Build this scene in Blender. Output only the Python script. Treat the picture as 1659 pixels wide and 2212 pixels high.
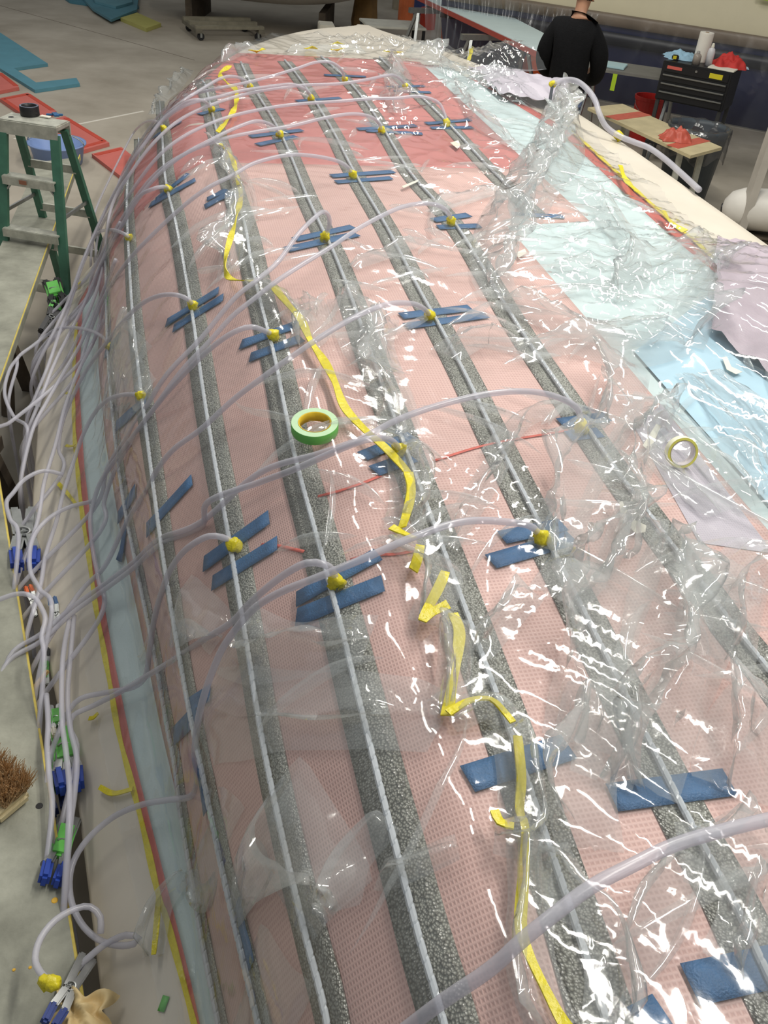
import bpy, bmesh, math, random
import numpy as np
from mathutils import Vector, Matrix
random.seed(7); rng = np.random.default_rng(7)
scene = bpy.context.scene
for o in list(bpy.data.objects): bpy.data.objects.remove(o)

# ------------------------------------------------------------------ camera
IW, IH, FPX = 1659.0, 2212.0, 1950.0
CX, CY, CAMH = 829.5, 1106.0, 2.6
PITCH, ROLL = math.radians(37.0), math.radians(6.0)
fwd = np.array([0, math.cos(PITCH), -math.sin(PITCH)])
rt0 = np.array([1.0, 0, 0]); up0 = np.cross(rt0, fwd)
RT = math.cos(ROLL)*rt0 + math.sin(ROLL)*up0
UP = -math.sin(ROLL)*rt0 + math.cos(ROLL)*up0
CAM = np.array([0, 0, CAMH])
cd = bpy.data.cameras.new('camera'); cam = bpy.data.objects.new('camera', cd)
scene.collection.objects.link(cam)
cd.sensor_fit = 'VERTICAL'; cd.sensor_height = 24.0; cd.lens = 24.0*FPX/IH
cd.clip_start = 0.05; cd.clip_end = 200
cam.matrix_world = Matrix(((RT[0], UP[0], -fwd[0], 0), (RT[1], UP[1], -fwd[1], 0), (RT[2], UP[2], -fwd[2], CAMH), (0, 0, 0, 1)))
scene.camera = cam

# ------------------------------------------------------------------ world, lamps, exposure
w = bpy.data.worlds.new('World'); scene.world = w; w.use_nodes = True
w.node_tree.nodes['Background'].inputs[0].default_value = (0.80, 0.84, 0.86, 1)
w.node_tree.nodes['Background'].inputs[1].default_value = 0.27
def area(x, y, z, sx, sy, e, col=(1.0, 0.97, 0.90), rz=0.0):
    l = bpy.data.lights.new('ceiling_lamp', 'AREA'); l.shape = 'RECTANGLE'; l.size = sx; l.size_y = sy
    l.energy = e; l.color = col
    o = bpy.data.objects.new('ceiling_lamp', l); scene.collection.objects.link(o)
    o.location = (x, y, z); o.rotation_euler = (0, 0, rz)
R15 = math.radians(15.45)
for (x, y, e) in ((1.9, 1.5, 118), (-2.4, 3.0, 38), (1.3, 4.6, 160), (-2.6, 6.6, 48), (-0.2, 8.6, 70), (-5.4, 10.5, 48)):
    area(x, y, 5.2, 0.26, 2.4, e, rz=R15)
vs = scene.view_settings
vs.view_transform = 'Standard'; vs.look = 'None'; vs.gamma = 1.0; vs.exposure = 0.16
vs.use_curve_mapping = False
try:
    scene.cycles.transparent_max_bounces = 40
    scene.cycles.max_bounces = 10
except Exception: pass

# ------------------------------------------------------------------ helpers: rays and materials
def ray(x, y):
    d = fwd + RT*(x-CX)/FPX - UP*(y-CY)/FPX
    return d/np.linalg.norm(d)
def at(x, y, z):
    d = ray(x, y); t = (z-CAMH)/d[2]
    return CAM + d*t
def aty(x, y, Y):
    d = ray(x, y); return CAM + d*(Y/d[1])
def lin(c):
    return tuple(((v/255.0)/12.92 if v/255.0 <= .04045 else ((v/255.0+.055)/1.055)**2.4) for v in c)
MATS = {}
def mat(name, rgb, rough=.6, metal=0.0, var=0.0, scale=8.0, bump=0.0, bscale=60.0, spec=0.5, rgb2=None, detail=4.0, coat=0.0):
    if name in MATS: return MATS[name]
    m = bpy.data.materials.new(name); m.use_nodes = True; nt = m.node_tree; b = nt.nodes['Principled BSDF']
    c = lin(rgb) + (1,); b.inputs['Base Color'].default_value = c
    b.inputs['Roughness'].default_value = rough; b.inputs['Metallic'].default_value = metal
    b.inputs['Specular IOR Level'].default_value = spec
    if coat: b.inputs['Coat Weight'].default_value = coat
    tc = nt.nodes.new('ShaderNodeTexCoord')
    if var or rgb2:
        n = nt.nodes.new('ShaderNodeTexNoise'); n.inputs['Scale'].default_value = scale; n.inputs['Detail'].default_value = detail
        n.inputs['Roughness'].default_value = .6
        nt.links.new(tc.outputs['Object'], n.inputs['Vector'])
        r = nt.nodes.new('ShaderNodeValToRGB')
        r.color_ramp.elements[0].position = .32; r.color_ramp.elements[1].position = .68
        r.color_ramp.elements[0].color = tuple(v*(1-var) for v in c[:3]) + (1,)
        r.color_ramp.elements[1].color = (lin(rgb2)+(1,)) if rgb2 else tuple(min(1, v*(1+var)) for v in c[:3]) + (1,)
        nt.links.new(n.outputs['Fac'], r.inputs['Fac']); nt.links.new(r.outputs['Color'], b.inputs['Base Color'])
    if bump:
        n2 = nt.nodes.new('ShaderNodeTexNoise'); n2.inputs['Scale'].default_value = bscale; n2.inputs['Detail'].default_value = 3
        nt.links.new(tc.outputs['Object'], n2.inputs['Vector'])
        bp = nt.nodes.new('ShaderNodeBump'); bp.inputs['Strength'].default_value = bump; bp.inputs['Distance'].default_value = .01
        nt.links.new(n2.outputs['Fac'], bp.inputs['Height']); nt.links.new(bp.outputs['Normal'], b.inputs['Normal'])
    MATS[name] = m; return m

def weave_mat(name, rgb, dark, cell=.006, amt=.45, rough=.5, blot=.10):
    """woven cloth: two crossing waves darken the gaps between the threads"""
    m = bpy.data.materials.new(name); m.use_nodes = True; nt = m.node_tree; N = nt.nodes; L = nt.links
    b = N['Principled BSDF']; b.inputs['Roughness'].default_value = rough
    tc = N.new('ShaderNodeTexCoord'); sep = N.new('ShaderNodeSeparateXYZ'); L.new(tc.outputs['Object'], sep.inputs[0])
    def wav(out, per):
        a = N.new('ShaderNodeMath'); a.operation = 'MULTIPLY'; a.inputs[1].default_value = 2*math.pi/per; L.new(out, a.inputs[0])
        s = N.new('ShaderNodeMath'); s.operation = 'SINE'; L.new(a.outputs[0], s.inputs[0]); return s.outputs[0]
    ad = N.new('ShaderNodeMath'); ad.operation = 'ADD'; L.new(sep.outputs[0], ad.inputs[0]); L.new(sep.outputs[2], ad.inputs[1])
    sx = wav(ad.outputs[0], cell); sy = wav(sep.outputs[1], cell*1.15)
    mx = N.new('ShaderNodeMath'); mx.operation = 'MAXIMUM'; L.new(sx, mx.inputs[0]); L.new(sy, mx.inputs[1])
    mr = N.new('ShaderNodeMapRange'); mr.inputs[1].default_value = -.4; mr.inputs[2].default_value = .7; L.new(mx.outputs[0], mr.inputs[0])
    n = N.new('ShaderNodeTexNoise'); n.inputs['Scale'].default_value = 3.0; n.inputs['Detail'].default_value = 5; L.new(tc.outputs['Object'], n.inputs['Vector'])
    r = N.new('ShaderNodeValToRGB'); c = lin(rgb)
    r.color_ramp.elements[0].position = .3; r.color_ramp.elements[1].position = .7
    r.color_ramp.elements[0].color = tuple(v*(1-blot) for v in c)+(1,); r.color_ramp.elements[1].color = tuple(min(1, v*(1+blot)) for v in c)+(1,)
    L.new(n.outputs['Fac'], r.inputs['Fac'])
    mix = N.new('ShaderNodeMix'); mix.data_type = 'RGBA'; mix.inputs['A'].default_value = lin(dark)+(1,)
    L.new(r.outputs['Color'], mix.inputs['B'])
    f = N.new('ShaderNodeMath'); f.operation = 'MULTIPLY_ADD'; f.inputs[1].default_value = amt; f.inputs[2].default_value = 1-amt
    L.new(mr.outputs[0], f.inputs[0]); L.new(f.outputs[0], mix.inputs['Factor'])
    L.new(mix.outputs['Result'], b.inputs['Base Color'])
    bp = N.new('ShaderNodeBump'); bp.inputs['Strength'].default_value = .25; bp.inputs['Distance'].default_value = .002
    L.new(mx.outputs[0], bp.inputs['Height']); L.new(bp.outputs['Normal'], b.inputs['Normal'])
    return m

def film_mat(name, milk=.06, tint=(1, 1, 1), rough=.10, bstr=.5, bdist=.01, spec=1.0, vs1=14.0, vs2=45.0, milkcol=(.9, .95, .95)):
    """thin clear plastic sheet: see-through, glossy, slightly milky, finely creased"""
    m = bpy.data.materials.new(name); m.use_nodes = True; nt = m.node_tree; N = nt.nodes; L = nt.links
    N.remove(N['Principled BSDF']); out = N['Material Output']
    tc = N.new('ShaderNodeTexCoord')
    no = N.new('ShaderNodeTexNoise'); no.inputs['Scale'].default_value = 5; no.inputs['Detail'].default_value = 3; L.new(tc.outputs['Object'], no.inputs['Vector'])
    mixv = N.new('ShaderNodeMix'); mixv.data_type = 'VECTOR'; mixv.inputs['Factor'].default_value = .12
    L.new(tc.outputs['Object'], mixv.inputs['A']); L.new(no.outputs['Color'], mixv.inputs['B'])
    v1 = N.new('ShaderNodeTexVoronoi'); v1.inputs['Scale'].default_value = vs1; L.new(mixv.outputs['Result'], v1.inputs['Vector'])
    v2 = N.new('ShaderNodeTexVoronoi'); v2.inputs['Scale'].default_value = vs2; L.new(mixv.outputs['Result'], v2.inputs['Vector'])
    ad = N.new('ShaderNodeMath'); ad.operation = 'MULTIPLY_ADD'; ad.inputs[1].default_value = .18
    L.new(v2.outputs['Distance'], ad.inputs[0]); L.new(v1.outputs['Distance'], ad.inputs[2])
    bp = N.new('ShaderNodeBump'); bp.inputs['Strength'].default_value = bstr; bp.inputs['Distance'].default_value = bdist
    L.new(ad.outputs[0], bp.inputs['Height'])
    tr = N.new('ShaderNodeBsdfTransparent'); tr.inputs[0].default_value = tuple(tint)+(1,)
    df = N.new('ShaderNodeBsdfDiffuse'); df.inputs[0].default_value = tuple(milkcol)+(1,)
    tl = N.new('ShaderNodeBsdfTranslucent'); tl.inputs[0].default_value = tuple(milkcol)+(1,)
    md = N.new('ShaderNodeMixShader'); md.inputs[0].default_value = .4; L.new(df.outputs[0], md.inputs[1]); L.new(tl.outputs[0], md.inputs[2])
    m1 = N.new('ShaderNodeMixShader'); m1.inputs[0].default_value = milk; L.new(tr.outputs[0], m1.inputs[1]); L.new(md.outputs[0], m1.inputs[2])
    gl = N.new('ShaderNodeBsdfGlossy'); gl.inputs['Roughness'].default_value = rough; L.new(bp.outputs['Normal'], gl.inputs['Normal'])
    # Schlick reflectance, the same from both faces of the sheet
    fr = N.new('ShaderNodeLayerWeight'); fr.inputs['Blend'].default_value = .5; L.new(bp.outputs['Normal'], fr.inputs['Normal'])
    pw = N.new('ShaderNodeMath'); pw.operation = 'POWER'; pw.inputs[1].default_value = 5.0; L.new(fr.outputs['Facing'], pw.inputs[0])
    fm = N.new('ShaderNodeMath'); fm.operation = 'MULTIPLY_ADD'; fm.inputs[1].default_value = .55; fm.inputs[2].default_value = .065*spec; fm.use_clamp = True; L.new(pw.outputs[0], fm.inputs[0])
    m2 = N.new('ShaderNodeMixShader'); L.new(fm.outputs[0], m2.inputs[0]); L.new(m1.outputs[0], m2.inputs[1]); L.new(gl.outputs[0], m2.inputs[2])
    L.new(m2.outputs[0], out.inputs['Surface']); MATS[name] = m
    return m

def hose_mat():
    m = bpy.data.materials.new('clear_pvc'); m.use_nodes = True; nt = m.node_tree; N = nt.nodes; L = nt.links
    b = N['Principled BSDF']; out = N['Material Output']
    b.inputs['Base Color'].default_value = lin((204, 203, 211))+(1,); b.inputs['Roughness'].default_value = .22
    tr = N.new('ShaderNodeBsdfTransparent'); tr.inputs[0].default_value = (.93, .92, .95, 1)
    mx = N.new('ShaderNodeMixShader'); mx.inputs[0].default_value = .46
    L.new(tr.outputs[0], mx.inputs[1]); L.new(b.outputs[0], mx.inputs[2]); L.new(mx.outputs[0], out.inputs['Surface'])
    MATS['clear_pvc'] = m; return m
def strip_mat():
    """grey flow mesh: gritty knit with small glints"""
    m = bpy.data.materials.new('flow_mesh'); m.use_nodes = True; nt = m.node_tree; N = nt.nodes; L = nt.links
    b = N['Principled BSDF']; tc = N.new('ShaderNodeTexCoord')
    v = N.new('ShaderNodeTexVoronoi'); v.inputs['Scale'].default_value = 210; L.new(tc.outputs['Object'], v.inputs['Vector'])
    n = N.new('ShaderNodeTexNoise'); n.inputs['Scale'].default_value = 7; n.inputs['Detail'].default_value = 5; L.new(tc.outputs['Object'], n.inputs['Vector'])
    r = N.new('ShaderNodeValToRGB'); r.color_ramp.elements[0].position = .05; r.color_ramp.elements[1].position = .75
    r.color_ramp.elements[0].color = lin((196, 198, 190))+(1,); r.color_ramp.elements[1].color = lin((104, 104, 96))+(1,)
    L.new(v.outputs['Distance'], r.inputs['Fac'])
    r2 = N.new('ShaderNodeValToRGB'); r2.color_ramp.elements[0].color = (.62, .61, .58, 1); r2.color_ramp.elements[1].color = (1.0, 1.0, .98, 1)
    r2.color_ramp.elements[0].position = .3; r2.color_ramp.elements[1].position = .7
    L.new(n.outputs['Fac'], r2.inputs['Fac'])
    mx = N.new('ShaderNodeMix'); mx.data_type = 'RGBA'; mx.blend_type = 'MULTIPLY'; mx.inputs['Factor'].default_value = 1
    L.new(r.outputs['Color'], mx.inputs['A']); L.new(r2.outputs['Color'], mx.inputs['B']); L.new(mx.outputs['Result'], b.inputs['Base Color'])
    bp = N.new('ShaderNodeBump'); bp.inputs['Strength'].default_value = .9; bp.inputs['Distance'].default_value = .004
    L.new(v.outputs['Distance'], bp.inputs['Height']); L.new(bp.outputs['Normal'], b.inputs['Normal'])
    b.inputs['Roughness'].default_value = .28; b.inputs['Specular IOR Level'].default_value = .9
    MATS['flow_mesh'] = m; return m

# ------------------------------------------------------------------ helpers: meshes
ROT = Matrix.Rotation(R15, 4, 'Z')      # hull frame: x = across, y = along, z = up
COL = scene.collection
def tag(o, label, cat, group=None, kind=None):
    if label: o['label'] = label
    if cat: o['category'] = cat
    if group: o['group'] = group
    if kind: o['kind'] = kind
    return o
def mobj(name, V, F, m=None, parent=None, hull=False, smooth=False):
    me = bpy.data.meshes.new(name)
    me.from_pydata([tuple(map(float, v)) for v in V], [], [tuple(int(i) for i in f) for f in F]); me.update()
    if smooth: me.polygons.foreach_set('use_smooth', [True]*len(me.polygons))
    if m: me.materials.append(m)
    o = bpy.data.objects.new(name, me); COL.objects.link(o)
    if parent is not None: o.parent = parent
    elif hull: o.matrix_world = ROT
    return o
def empty(name, loc=(0, 0, 0), rz=0.0, hull=False):
    o = bpy.data.objects.new(name, None); COL.objects.link(o); o.empty_display_size = .1
    o.location = tuple(map(float, loc)); o.rotation_euler = (0, 0, rz)
    if hull: o.rotation_euler = (0, 0, R15)
    return o
class G:
    """collects geometry for one mesh"""
    def __init__(s): s.V = []; s.F = []
    def add(s, V, F):
        n = len(s.V); s.V += [tuple(map(float, v)) for v in V]; s.F += [tuple(i+n for i in f) for f in F]; return s
    def box(s, c, d, rz=0.0, M=None, bev=0.0):
        hx, hy, hz = d[0]/2, d[1]/2, d[2]/2; vs_ = []
        if bev:
            bm = bmesh.new(); bmesh.ops.create_cube(bm, size=1.0)
            for v in bm.verts: v.co = Vector((v.co.x*d[0], v.co.y*d[1], v.co.z*d[2]))
            bmesh.ops.bevel(bm, geom=list(bm.edges), offset=bev, segments=2, affect='EDGES')
            bm.verts.index_update(); L_ = [v.co.copy() for v in bm.verts]; Fs = [tuple(v.index for v in f.verts) for f in bm.faces]; bm.free()
        else:
            L_ = [Vector((x, y, z)) for x in (-hx, hx) for y in (-hy, hy) for z in (-hz, hz)]
            Fs = [(0, 1, 3, 2), (4, 6, 7, 5), (0, 4, 5, 1), (2, 3, 7, 6), (0, 2, 6, 4), (1, 5, 7, 3)]
        rot = M if M is not None else Matrix.Rotation(rz, 3, 'Z')
        return s.add([rot @ v + Vector(c) for v in L_], Fs)
    def beam(s, a, b, wd, ht, upv=(0, 0, 1), bev=0.0):
        a = Vector(a); b = Vector(b); y = (b-a); L_ = y.length; y.normalize(); x = y.cross(Vector(upv))
        if x.length < 1e-4: x = Vector((1, 0, 0))
        x.normalize(); z = x.cross(y)
        M = Matrix((x, y, z)).transposed()
        return s.box((a+b)/2, (wd, L_, ht), M=M, bev=bev)
    def tube(s, P, r, n=8, cap=True):
        V, F = tube_geo(P, r, n, cap); return s.add(V, F)
    def lathe(s, prof, n=24, c=(0, 0, 0), M=None):
        V = []; F = []
        for (r, z) in prof:
            for k in range(n):
                a = 2*math.pi*k/n; V.append(Vector((r*math.cos(a), r*math.sin(a), z)))
        for i in range(len(prof)-1):
            for k in range(n):
                F.append((i*n+k, i*n+(k+1) % n, (i+1)*n+(k+1) % n, (i+1)*n+k))
        if M is not None: V = [M @ v for v in V]
        return s.add([v+Vector(c) for v in V], F)
    def prism(s, poly, z0, z1):
        n = len(poly); V = [(p[0], p[1], z0) for p in poly] + [(p[0], p[1], z1) for p in poly]
        F = [tuple(range(n-1, -1, -1)), tuple(range(n, 2*n))] + [(i, (i+1) % n, (i+1) % n+n, i+n) for i in range(n)]
        return s.add(V, F)
    def ob(s, name, m, parent=None, hull=False, smooth=False): return mobj(name, s.V, s.F, m, parent, hull, smooth)
def catmull(P, step):
    P = [np.array(p, float) for p in P]
    if len(P) < 3:
        n = max(2, int(np.linalg.norm(P[-1]-P[0])/step)); return [P[0]+(P[-1]-P[0])*i/n for i in range(n+1)]
    Q = [2*P[0]-P[1]] + P + [2*P[-1]-P[-2]]; out = []
    for i in range(1, len(Q)-2):
        p0, p1, p2, p3 = Q[i-1:i+3]; n = max(1, int(math.ceil(np.linalg.norm(p2-p1)/step)))
        for k in range(n):
            t = k/n
            out.append(.5*((2*p1)+(-p0+p2)*t+(2*p0-5*p1+4*p2-p3)*t*t+(-p0+3*p1-3*p2+p3)*t**3))
    out.append(P[-1]); return out
def tube_geo(P, r, n=8, cap=True, groove=None):
    P = np.array([np.array(p, float) for p in P]); m = len(P)
    T = np.gradient(P, axis=0); T /= (np.linalg.norm(T, axis=1)[:, None]+1e-9)
    u = np.cross(T[0], [0, 0, 1.0]);
    if np.linalg.norm(u) < 1e-3: u = np.cross(T[0], [1.0, 0, 0])
    u /= np.linalg.norm(u); V = []; F = []; acc = 0.0
    rr = r if hasattr(r, '__len__') else [r]*m
    for i in range(m):
        if i: acc += np.linalg.norm(P[i]-P[i-1])
        u = u - T[i]*np.dot(u, T[i]); u /= np.linalg.norm(u); vv = np.cross(T[i], u)
        for k in range(n):
            a = 2*math.pi*k/n; q = rr[i]
            if groove:
                ph = (acc/groove - k/n) % 1.0
                if ph < .16: q *= .78
            V.append(P[i]+q*(math.cos(a)*u+math.sin(a)*vv))
    for i in range(m-1):
        for k in range(n): F.append((i*n+k, i*n+(k+1) % n, (i+1)*n+(k+1) % n, (i+1)*n+k))
    if cap: F.append(tuple(range(n-1, -1, -1))); F.append(tuple((m-1)*n+k for k in range(n)))
    return V, F
def hash2(ix, iy, k):
    h = np.sin(ix*127.1+iy*311.7+k*74.7)*43758.5453; return h-np.floor(h)
def worley(x, y, seed=0):
    """distance to nearest jittered point and a random tilt of that cell: creased-sheet relief"""
    ix = np.floor(x); iy = np.floor(y); best = np.full(x.shape, 9.0); sec = np.full(x.shape, 9.0); tilt = np.zeros(x.shape)
    for dx in (-1, 0, 1):
        for dy in (-1, 0, 1):
            cx = ix+dx; cy = iy+dy
            px = cx+hash2(cx, cy, seed+1); py = cy+hash2(cx, cy, seed+2)
            d = np.hypot(px-x, py-y); nb = d < best
            tl = (hash2(cx, cy, seed+3)-.5)*(x-px)+(hash2(cx, cy, seed+4)-.5)*(y-py)
            sec = np.where(nb, best, np.minimum(sec, d)); tilt = np.where(nb, tl, tilt); best = np.where(nb, d, best)
    return best, sec, tilt
def vnoise(x, y, seed=0):
    ix = np.floor(x); iy = np.floor(y); fx = x-ix; fy = y-iy; fx = fx*fx*(3-2*fx); fy = fy*fy*(3-2*fy)
    a = hash2(ix, iy, seed); b = hash2(ix+1, iy, seed); c = hash2(ix, iy+1, seed); d = hash2(ix+1, iy+1, seed)
    return (a*(1-fx)+b*fx)*(1-fy)+(c*(1-fx)+d*fx)*fy

# ------------------------------------------------------------------ hull surface  z = f(along s, across t)
DZK = np.array([0, .06, .2, .4, .65, .76, .86, .95])
SK = np.array([-1.6, 0, .6, 1.0, 1.6, 2.0, 2.5, 3.0, 3.6, 4.5])
TAB = np.array([
 [.44, .37, .30, .24, .20, .18, .14, .04],
 [.42, .34, .24, .16, .115, .10, .06, -.06],
 [.40, .31, .19, .10, .065, .055, .0, -.15],
 [.38, .28, .15, .045, .015, .0, -.07, -.24],
 [.37, .26, .113, -.026, -.069, -.10, -.20, -.33],
 [.35, .235, .08, -.074, -.125, -.155, -.27, -.42],
 [.33, .21, .035, -.13, -.20, -.225, -.345, -.53],
 [.28, .165, -.01, -.18, -.255, -.285, -.40, -.57],
 [.20, .09, -.075, -.235, -.30, -.335, -.45, -.60],
 [.12, .01, -.14, -.27, -.335, -.365, -.48, -.62]])
EK = np.array([4.5, 5.0, 5.5, 6.0, 6.5, 7.0, 7.4, 7.6, 7.72, 7.8])
EV = np.array([0, .04, .13, .26, .42, .68, .95, 1.15, 1.32, 1.45])
SMAX = 7.8
DS = np.arange(4.0, 8.3, .02); _k = np.ones(15)/15
EVd = np.convolve(np.pad(np.interp(DS, EK, EV), 7, mode='edge'), _k, 'valid')
def TLrow(s):
    sc = min(s, 4.5); row = np.array([np.interp(sc, SK, TAB[:, j]) for j in range(8)])
    if s > 4.5:
        k = np.interp(s, [4.5, 6, 7.8], [1, .75, .12]); row = row[0]+(row-row[0])*k+np.interp(s, DS, EVd)
    return row
def TL(s, dz): return float(np.interp(dz, DZK, TLrow(s)))
_trd = np.convolve(np.pad(np.interp(DS, [4.6, 5.4, 6.0, 6.5, 7.0, 7.4, 7.65, 7.8], [2.44, 2.40, 2.28, 2.10, 1.90, 1.72, 1.62, 1.60]), 12, mode='edge'), np.ones(25)/25, 'valid')
def TR(s): return float(np.interp(s, DS, _trd))
GS = np.arange(-1.6, 9.0, .02); GT = np.arange(-1.6, 3.4, .01)
GZ = np.zeros((len(GS), len(GT)))
for i, s in enumerate(GS):
    row = TLrow(min(s, SMAX)); tt = row[::-1]; dd = DZK[::-1]
    dz = np.interp(GT, tt, dd)
    dz = np.where(GT < tt[0], .95+(tt[0]-GT)*.1, dz)
    droop = .05*np.clip((GT-1.5)/.9, 0, 2)**2 + .035*np.clip((s-6.2)/1.5, 0, 2)**1.5
    GZ[i] = 1.4-dz-droop
for _ in range(2):
    GZ[:, 1:-1] = (GZ[:, :-2]+2*GZ[:, 1:-1]+GZ[:, 2:])/4
    GZ[1:-1] = (GZ[:-2]+2*GZ[1:-1]+GZ[2:])/4
def fz(s, t):
    s = np.asarray(s, float); t = np.asarray(t, float)
    a = np.clip((s-GS[0])/.02, 0, len(GS)-1.001); b = np.clip((t-GT[0])/.01, 0, len(GT)-1.001)
    i = a.astype(int); j = b.astype(int); u = a-i; v = b-j
    return (GZ[i, j]*(1-v)+GZ[i, j+1]*v)*(1-u)+(GZ[i+1, j]*(1-v)+GZ[i+1, j+1]*v)*u
def nrm(s, t):
    e = .012
    ds = (fz(s+e, t)-fz(s-e, t))/(2*e); dt = (fz(s, t+e)-fz(s, t-e))/(2*e)
    n = np.stack([-dt, -ds, np.ones_like(ds)], -1); return n/np.linalg.norm(n, axis=-1)[..., None]
def loc(P): # world -> hull frame
    c, s_ = math.cos(R15), math.sin(R15); return np.array([P[0]*c+P[1]*s_, -P[0]*s_+P[1]*c, P[2]])
def wld(P):
    c, s_ = math.cos(R15), math.sin(R15); return np.array([P[0]*c-P[1]*s_, P[0]*s_+P[1]*c, P[2]])
def cast(x, y, h=0.0):
    """first point where the view ray meets the hull surface lifted by h (hull frame: t, s, z)"""
    d = ray(x, y); dl = loc(d); k = np.arange(.35, 12, .015)
    P = np.array([0, 0, CAMH])+k[:, None]*dl
    g = P[:, 2]-fz(P[:, 1], P[:, 0])-h
    idx = np.where(g < 0)[0]
    if len(idx) == 0: i = len(k)-1; return P[i]
    i = idx[0]
    if i == 0: return P[0]
    q = g[i-1]/(g[i-1]-g[i]); return P[i-1]+(P[i]-P[i-1])*q
def on(s, t, off=0.0):
    n = nrm(np.asarray(s, float), np.asarray(t, float)); z = fz(s, t)
    return np.stack([t+n[..., 0]*off, s+n[..., 1]*off, z+n[..., 2]*off], -1)
def grid_faces(r, c):
    return [(i*c+j, i*c+j+1, (i+1)*c+j+1, (i+1)*c+j) for i in range(r-1) for j in range(c-1)]
def arc_cols(s, t0, t1, n):
    tt = np.linspace(t0, t1, 300); z = fz(np.full(300, s), tt)
    a = np.concatenate([[0], np.cumsum(np.hypot(np.diff(tt), np.diff(z)))])
    return np.interp(np.linspace(0, a[-1], n), a, tt)
def patch(name, ss, tmin, tmax, off, m, cols=40, parent=None, thick=.003):
    V = []; F = []; lo = []
    for s in ss:
        tt = arc_cols(s, tmin(s), tmax(s), cols); sv = np.full(cols, s)
        V += list(on(sv, tt, off)); lo += list(on(sv, tt, off-thick))
    r = len(ss); n = r*cols; F = grid_faces(r, cols)
    bd = [j for j in range(cols)]+[i*cols+cols-1 for i in range(1, r)]+[(r-1)*cols+j for j in range(cols-2, -1, -1)]+[i*cols for i in range(r-2, 0, -1)]
    V += [lo[b] for b in bd]
    for i in range(len(bd)):
        j = (i+1) % len(bd); F.append((bd[i], n+i, n+j, bd[j]))
    return mobj(name, V, F, m, parent, hull=True, smooth=True)
def walk(p, d, dist):
    """move along the surface from (s,t) in plan direction d by a 3D distance"""
    s, t = p; n = 6
    for _ in range(n):
        e = 1e-3; dzv = float(fz(s+d[0]*e, t+d[1]*e)-fz(s-d[0]*e, t-d[1]*e))/(2*e)
        k = dist/n/math.sqrt(1+dzv*dzv); s += d[0]*k; t += d[1]*k
    return s, t
def ribbon(name, pts, width, off, m, cols=5, step=.03, parent=None, thick=.0012, wob=0.0, ends=0.0, hull=True, lift=None):
    """strip lying on the hull along plan points (s,t)"""
    C = catmull([(p[0], p[1], 0) for p in pts], step); C = [np.array(c[:2]) for c in C]
    V = []; lo = []; n = len(C)
    for i, c in enumerate(C):
        d = C[min(i+1, n-1)]-C[max(i-1, 0)]
        t3 = np.array([d[1], d[0], float(fz(C[min(i+1, n-1)][0], C[min(i+1, n-1)][1])-fz(C[max(i-1, 0)][0], C[max(i-1, 0)][1]))])
        nn = nrm(np.array(c[0]), np.array(c[1])); e = np.cross(t3, nn); e /= np.linalg.norm(e)+1e-9
        ex = np.array([e[1], e[0]]); ln = np.linalg.norm(ex)+1e-9; ed = ex/ln
        for j in range(cols):
            q = (j/(cols-1)-.5)*width*(1+wob*math.sin(i*1.7+j))
            sgn = 1 if q >= 0 else -1
            sp = walk(c, ed*sgn, abs(q))
            lf = 0 if lift is None else lift(i/(n-1), j/(cols-1))
            V.append(on(np.array(sp[0]), np.array(sp[1]), off+lf)); lo.append(on(np.array(sp[0]), np.array(sp[1]), off+lf-thick))
    F = grid_faces(n, cols); N = n*cols
    bd = list(range(cols))+[i*cols+cols-1 for i in range(1, n)]+[(n-1)*cols+j for j in range(cols-2, -1, -1)]+[i*cols for i in range(n-2, 0, -1)]
    V += [lo[b] for b in bd]
    for i in range(len(bd)):
        j = (i+1) % len(bd); F.append((bd[i], N+i, N+j, bd[j]))
    return mobj(name, V, F, m, parent, hull=hull and parent is None, smooth=True)
def ST(x, y, h=0.0):
    p = cast(x, y, h); return (p[1], p[0])

# ------------------------------------------------------------------ materials
M_mold = mat('mold_gelcoat', (206, 198, 184), .32, var=.05, scale=3, bump=.05, bscale=20)
M_pink = weave_mat('pink_weave', (206, 171, 163), (162, 118, 111), cell=.0085, amt=.42)
M_salm = weave_mat('salmon_foam', (192, 119, 114), (180, 106, 102), cell=.004, amt=.3, rough=.4)
M_lblue = mat('light_blue_foam', (186, 202, 203), .55, var=.05, scale=6, bump=.1, bscale=150)
M_lblue2 = mat('light_blue_sheet', (168, 200, 216), .45, var=.06, scale=5)
M_red = mat('red_strip', (176, 84, 74), .5, var=.08, scale=12)
M_lav = weave_mat('lavender_cloth', (182, 176, 186), (158, 150, 162), cell=.006, amt=.4)
M_strip = strip_mat()
M_spiral = mat('spiral_plastic', (188, 194, 200), .22, spec=.9)
M_btape = mat('blue_tape', (38, 92, 138), .5, var=.14, scale=30, bump=.35, bscale=260)
M_ytape = mat('yellow_sealant', (208, 194, 36), .38, var=.10, scale=40, bump=.3, bscale=90)
M_hose = hose_mat()
M_film = film_mat('bag_film', milk=.045, rough=.07, bstr=.15, bdist=.006, spec=1.3)
M_fold = film_mat('bag_fold', milk=.19, rough=.075, bstr=.15, bdist=.006, spec=1.8, tint=(1, 1, 1), milkcol=(.95, 1, .99))
M_label = mat('paper_label', (226, 222, 206), .7)
M_gtape = mat('green_tape', (96, 178, 80), .5, var=.06, scale=30)
M_gtape2 = mat('green_tape_face', (178, 208, 168), .6, var=.04, scale=50)
M_ycore = mat('yellow_core', (214, 180, 40), .6, var=.15, scale=40)
M_plank = mat('scaffold_plank', (136, 136, 122), .75, var=.3, scale=5, bump=.2, bscale=40, rgb2=(160, 160, 146), detail=8)
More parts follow.
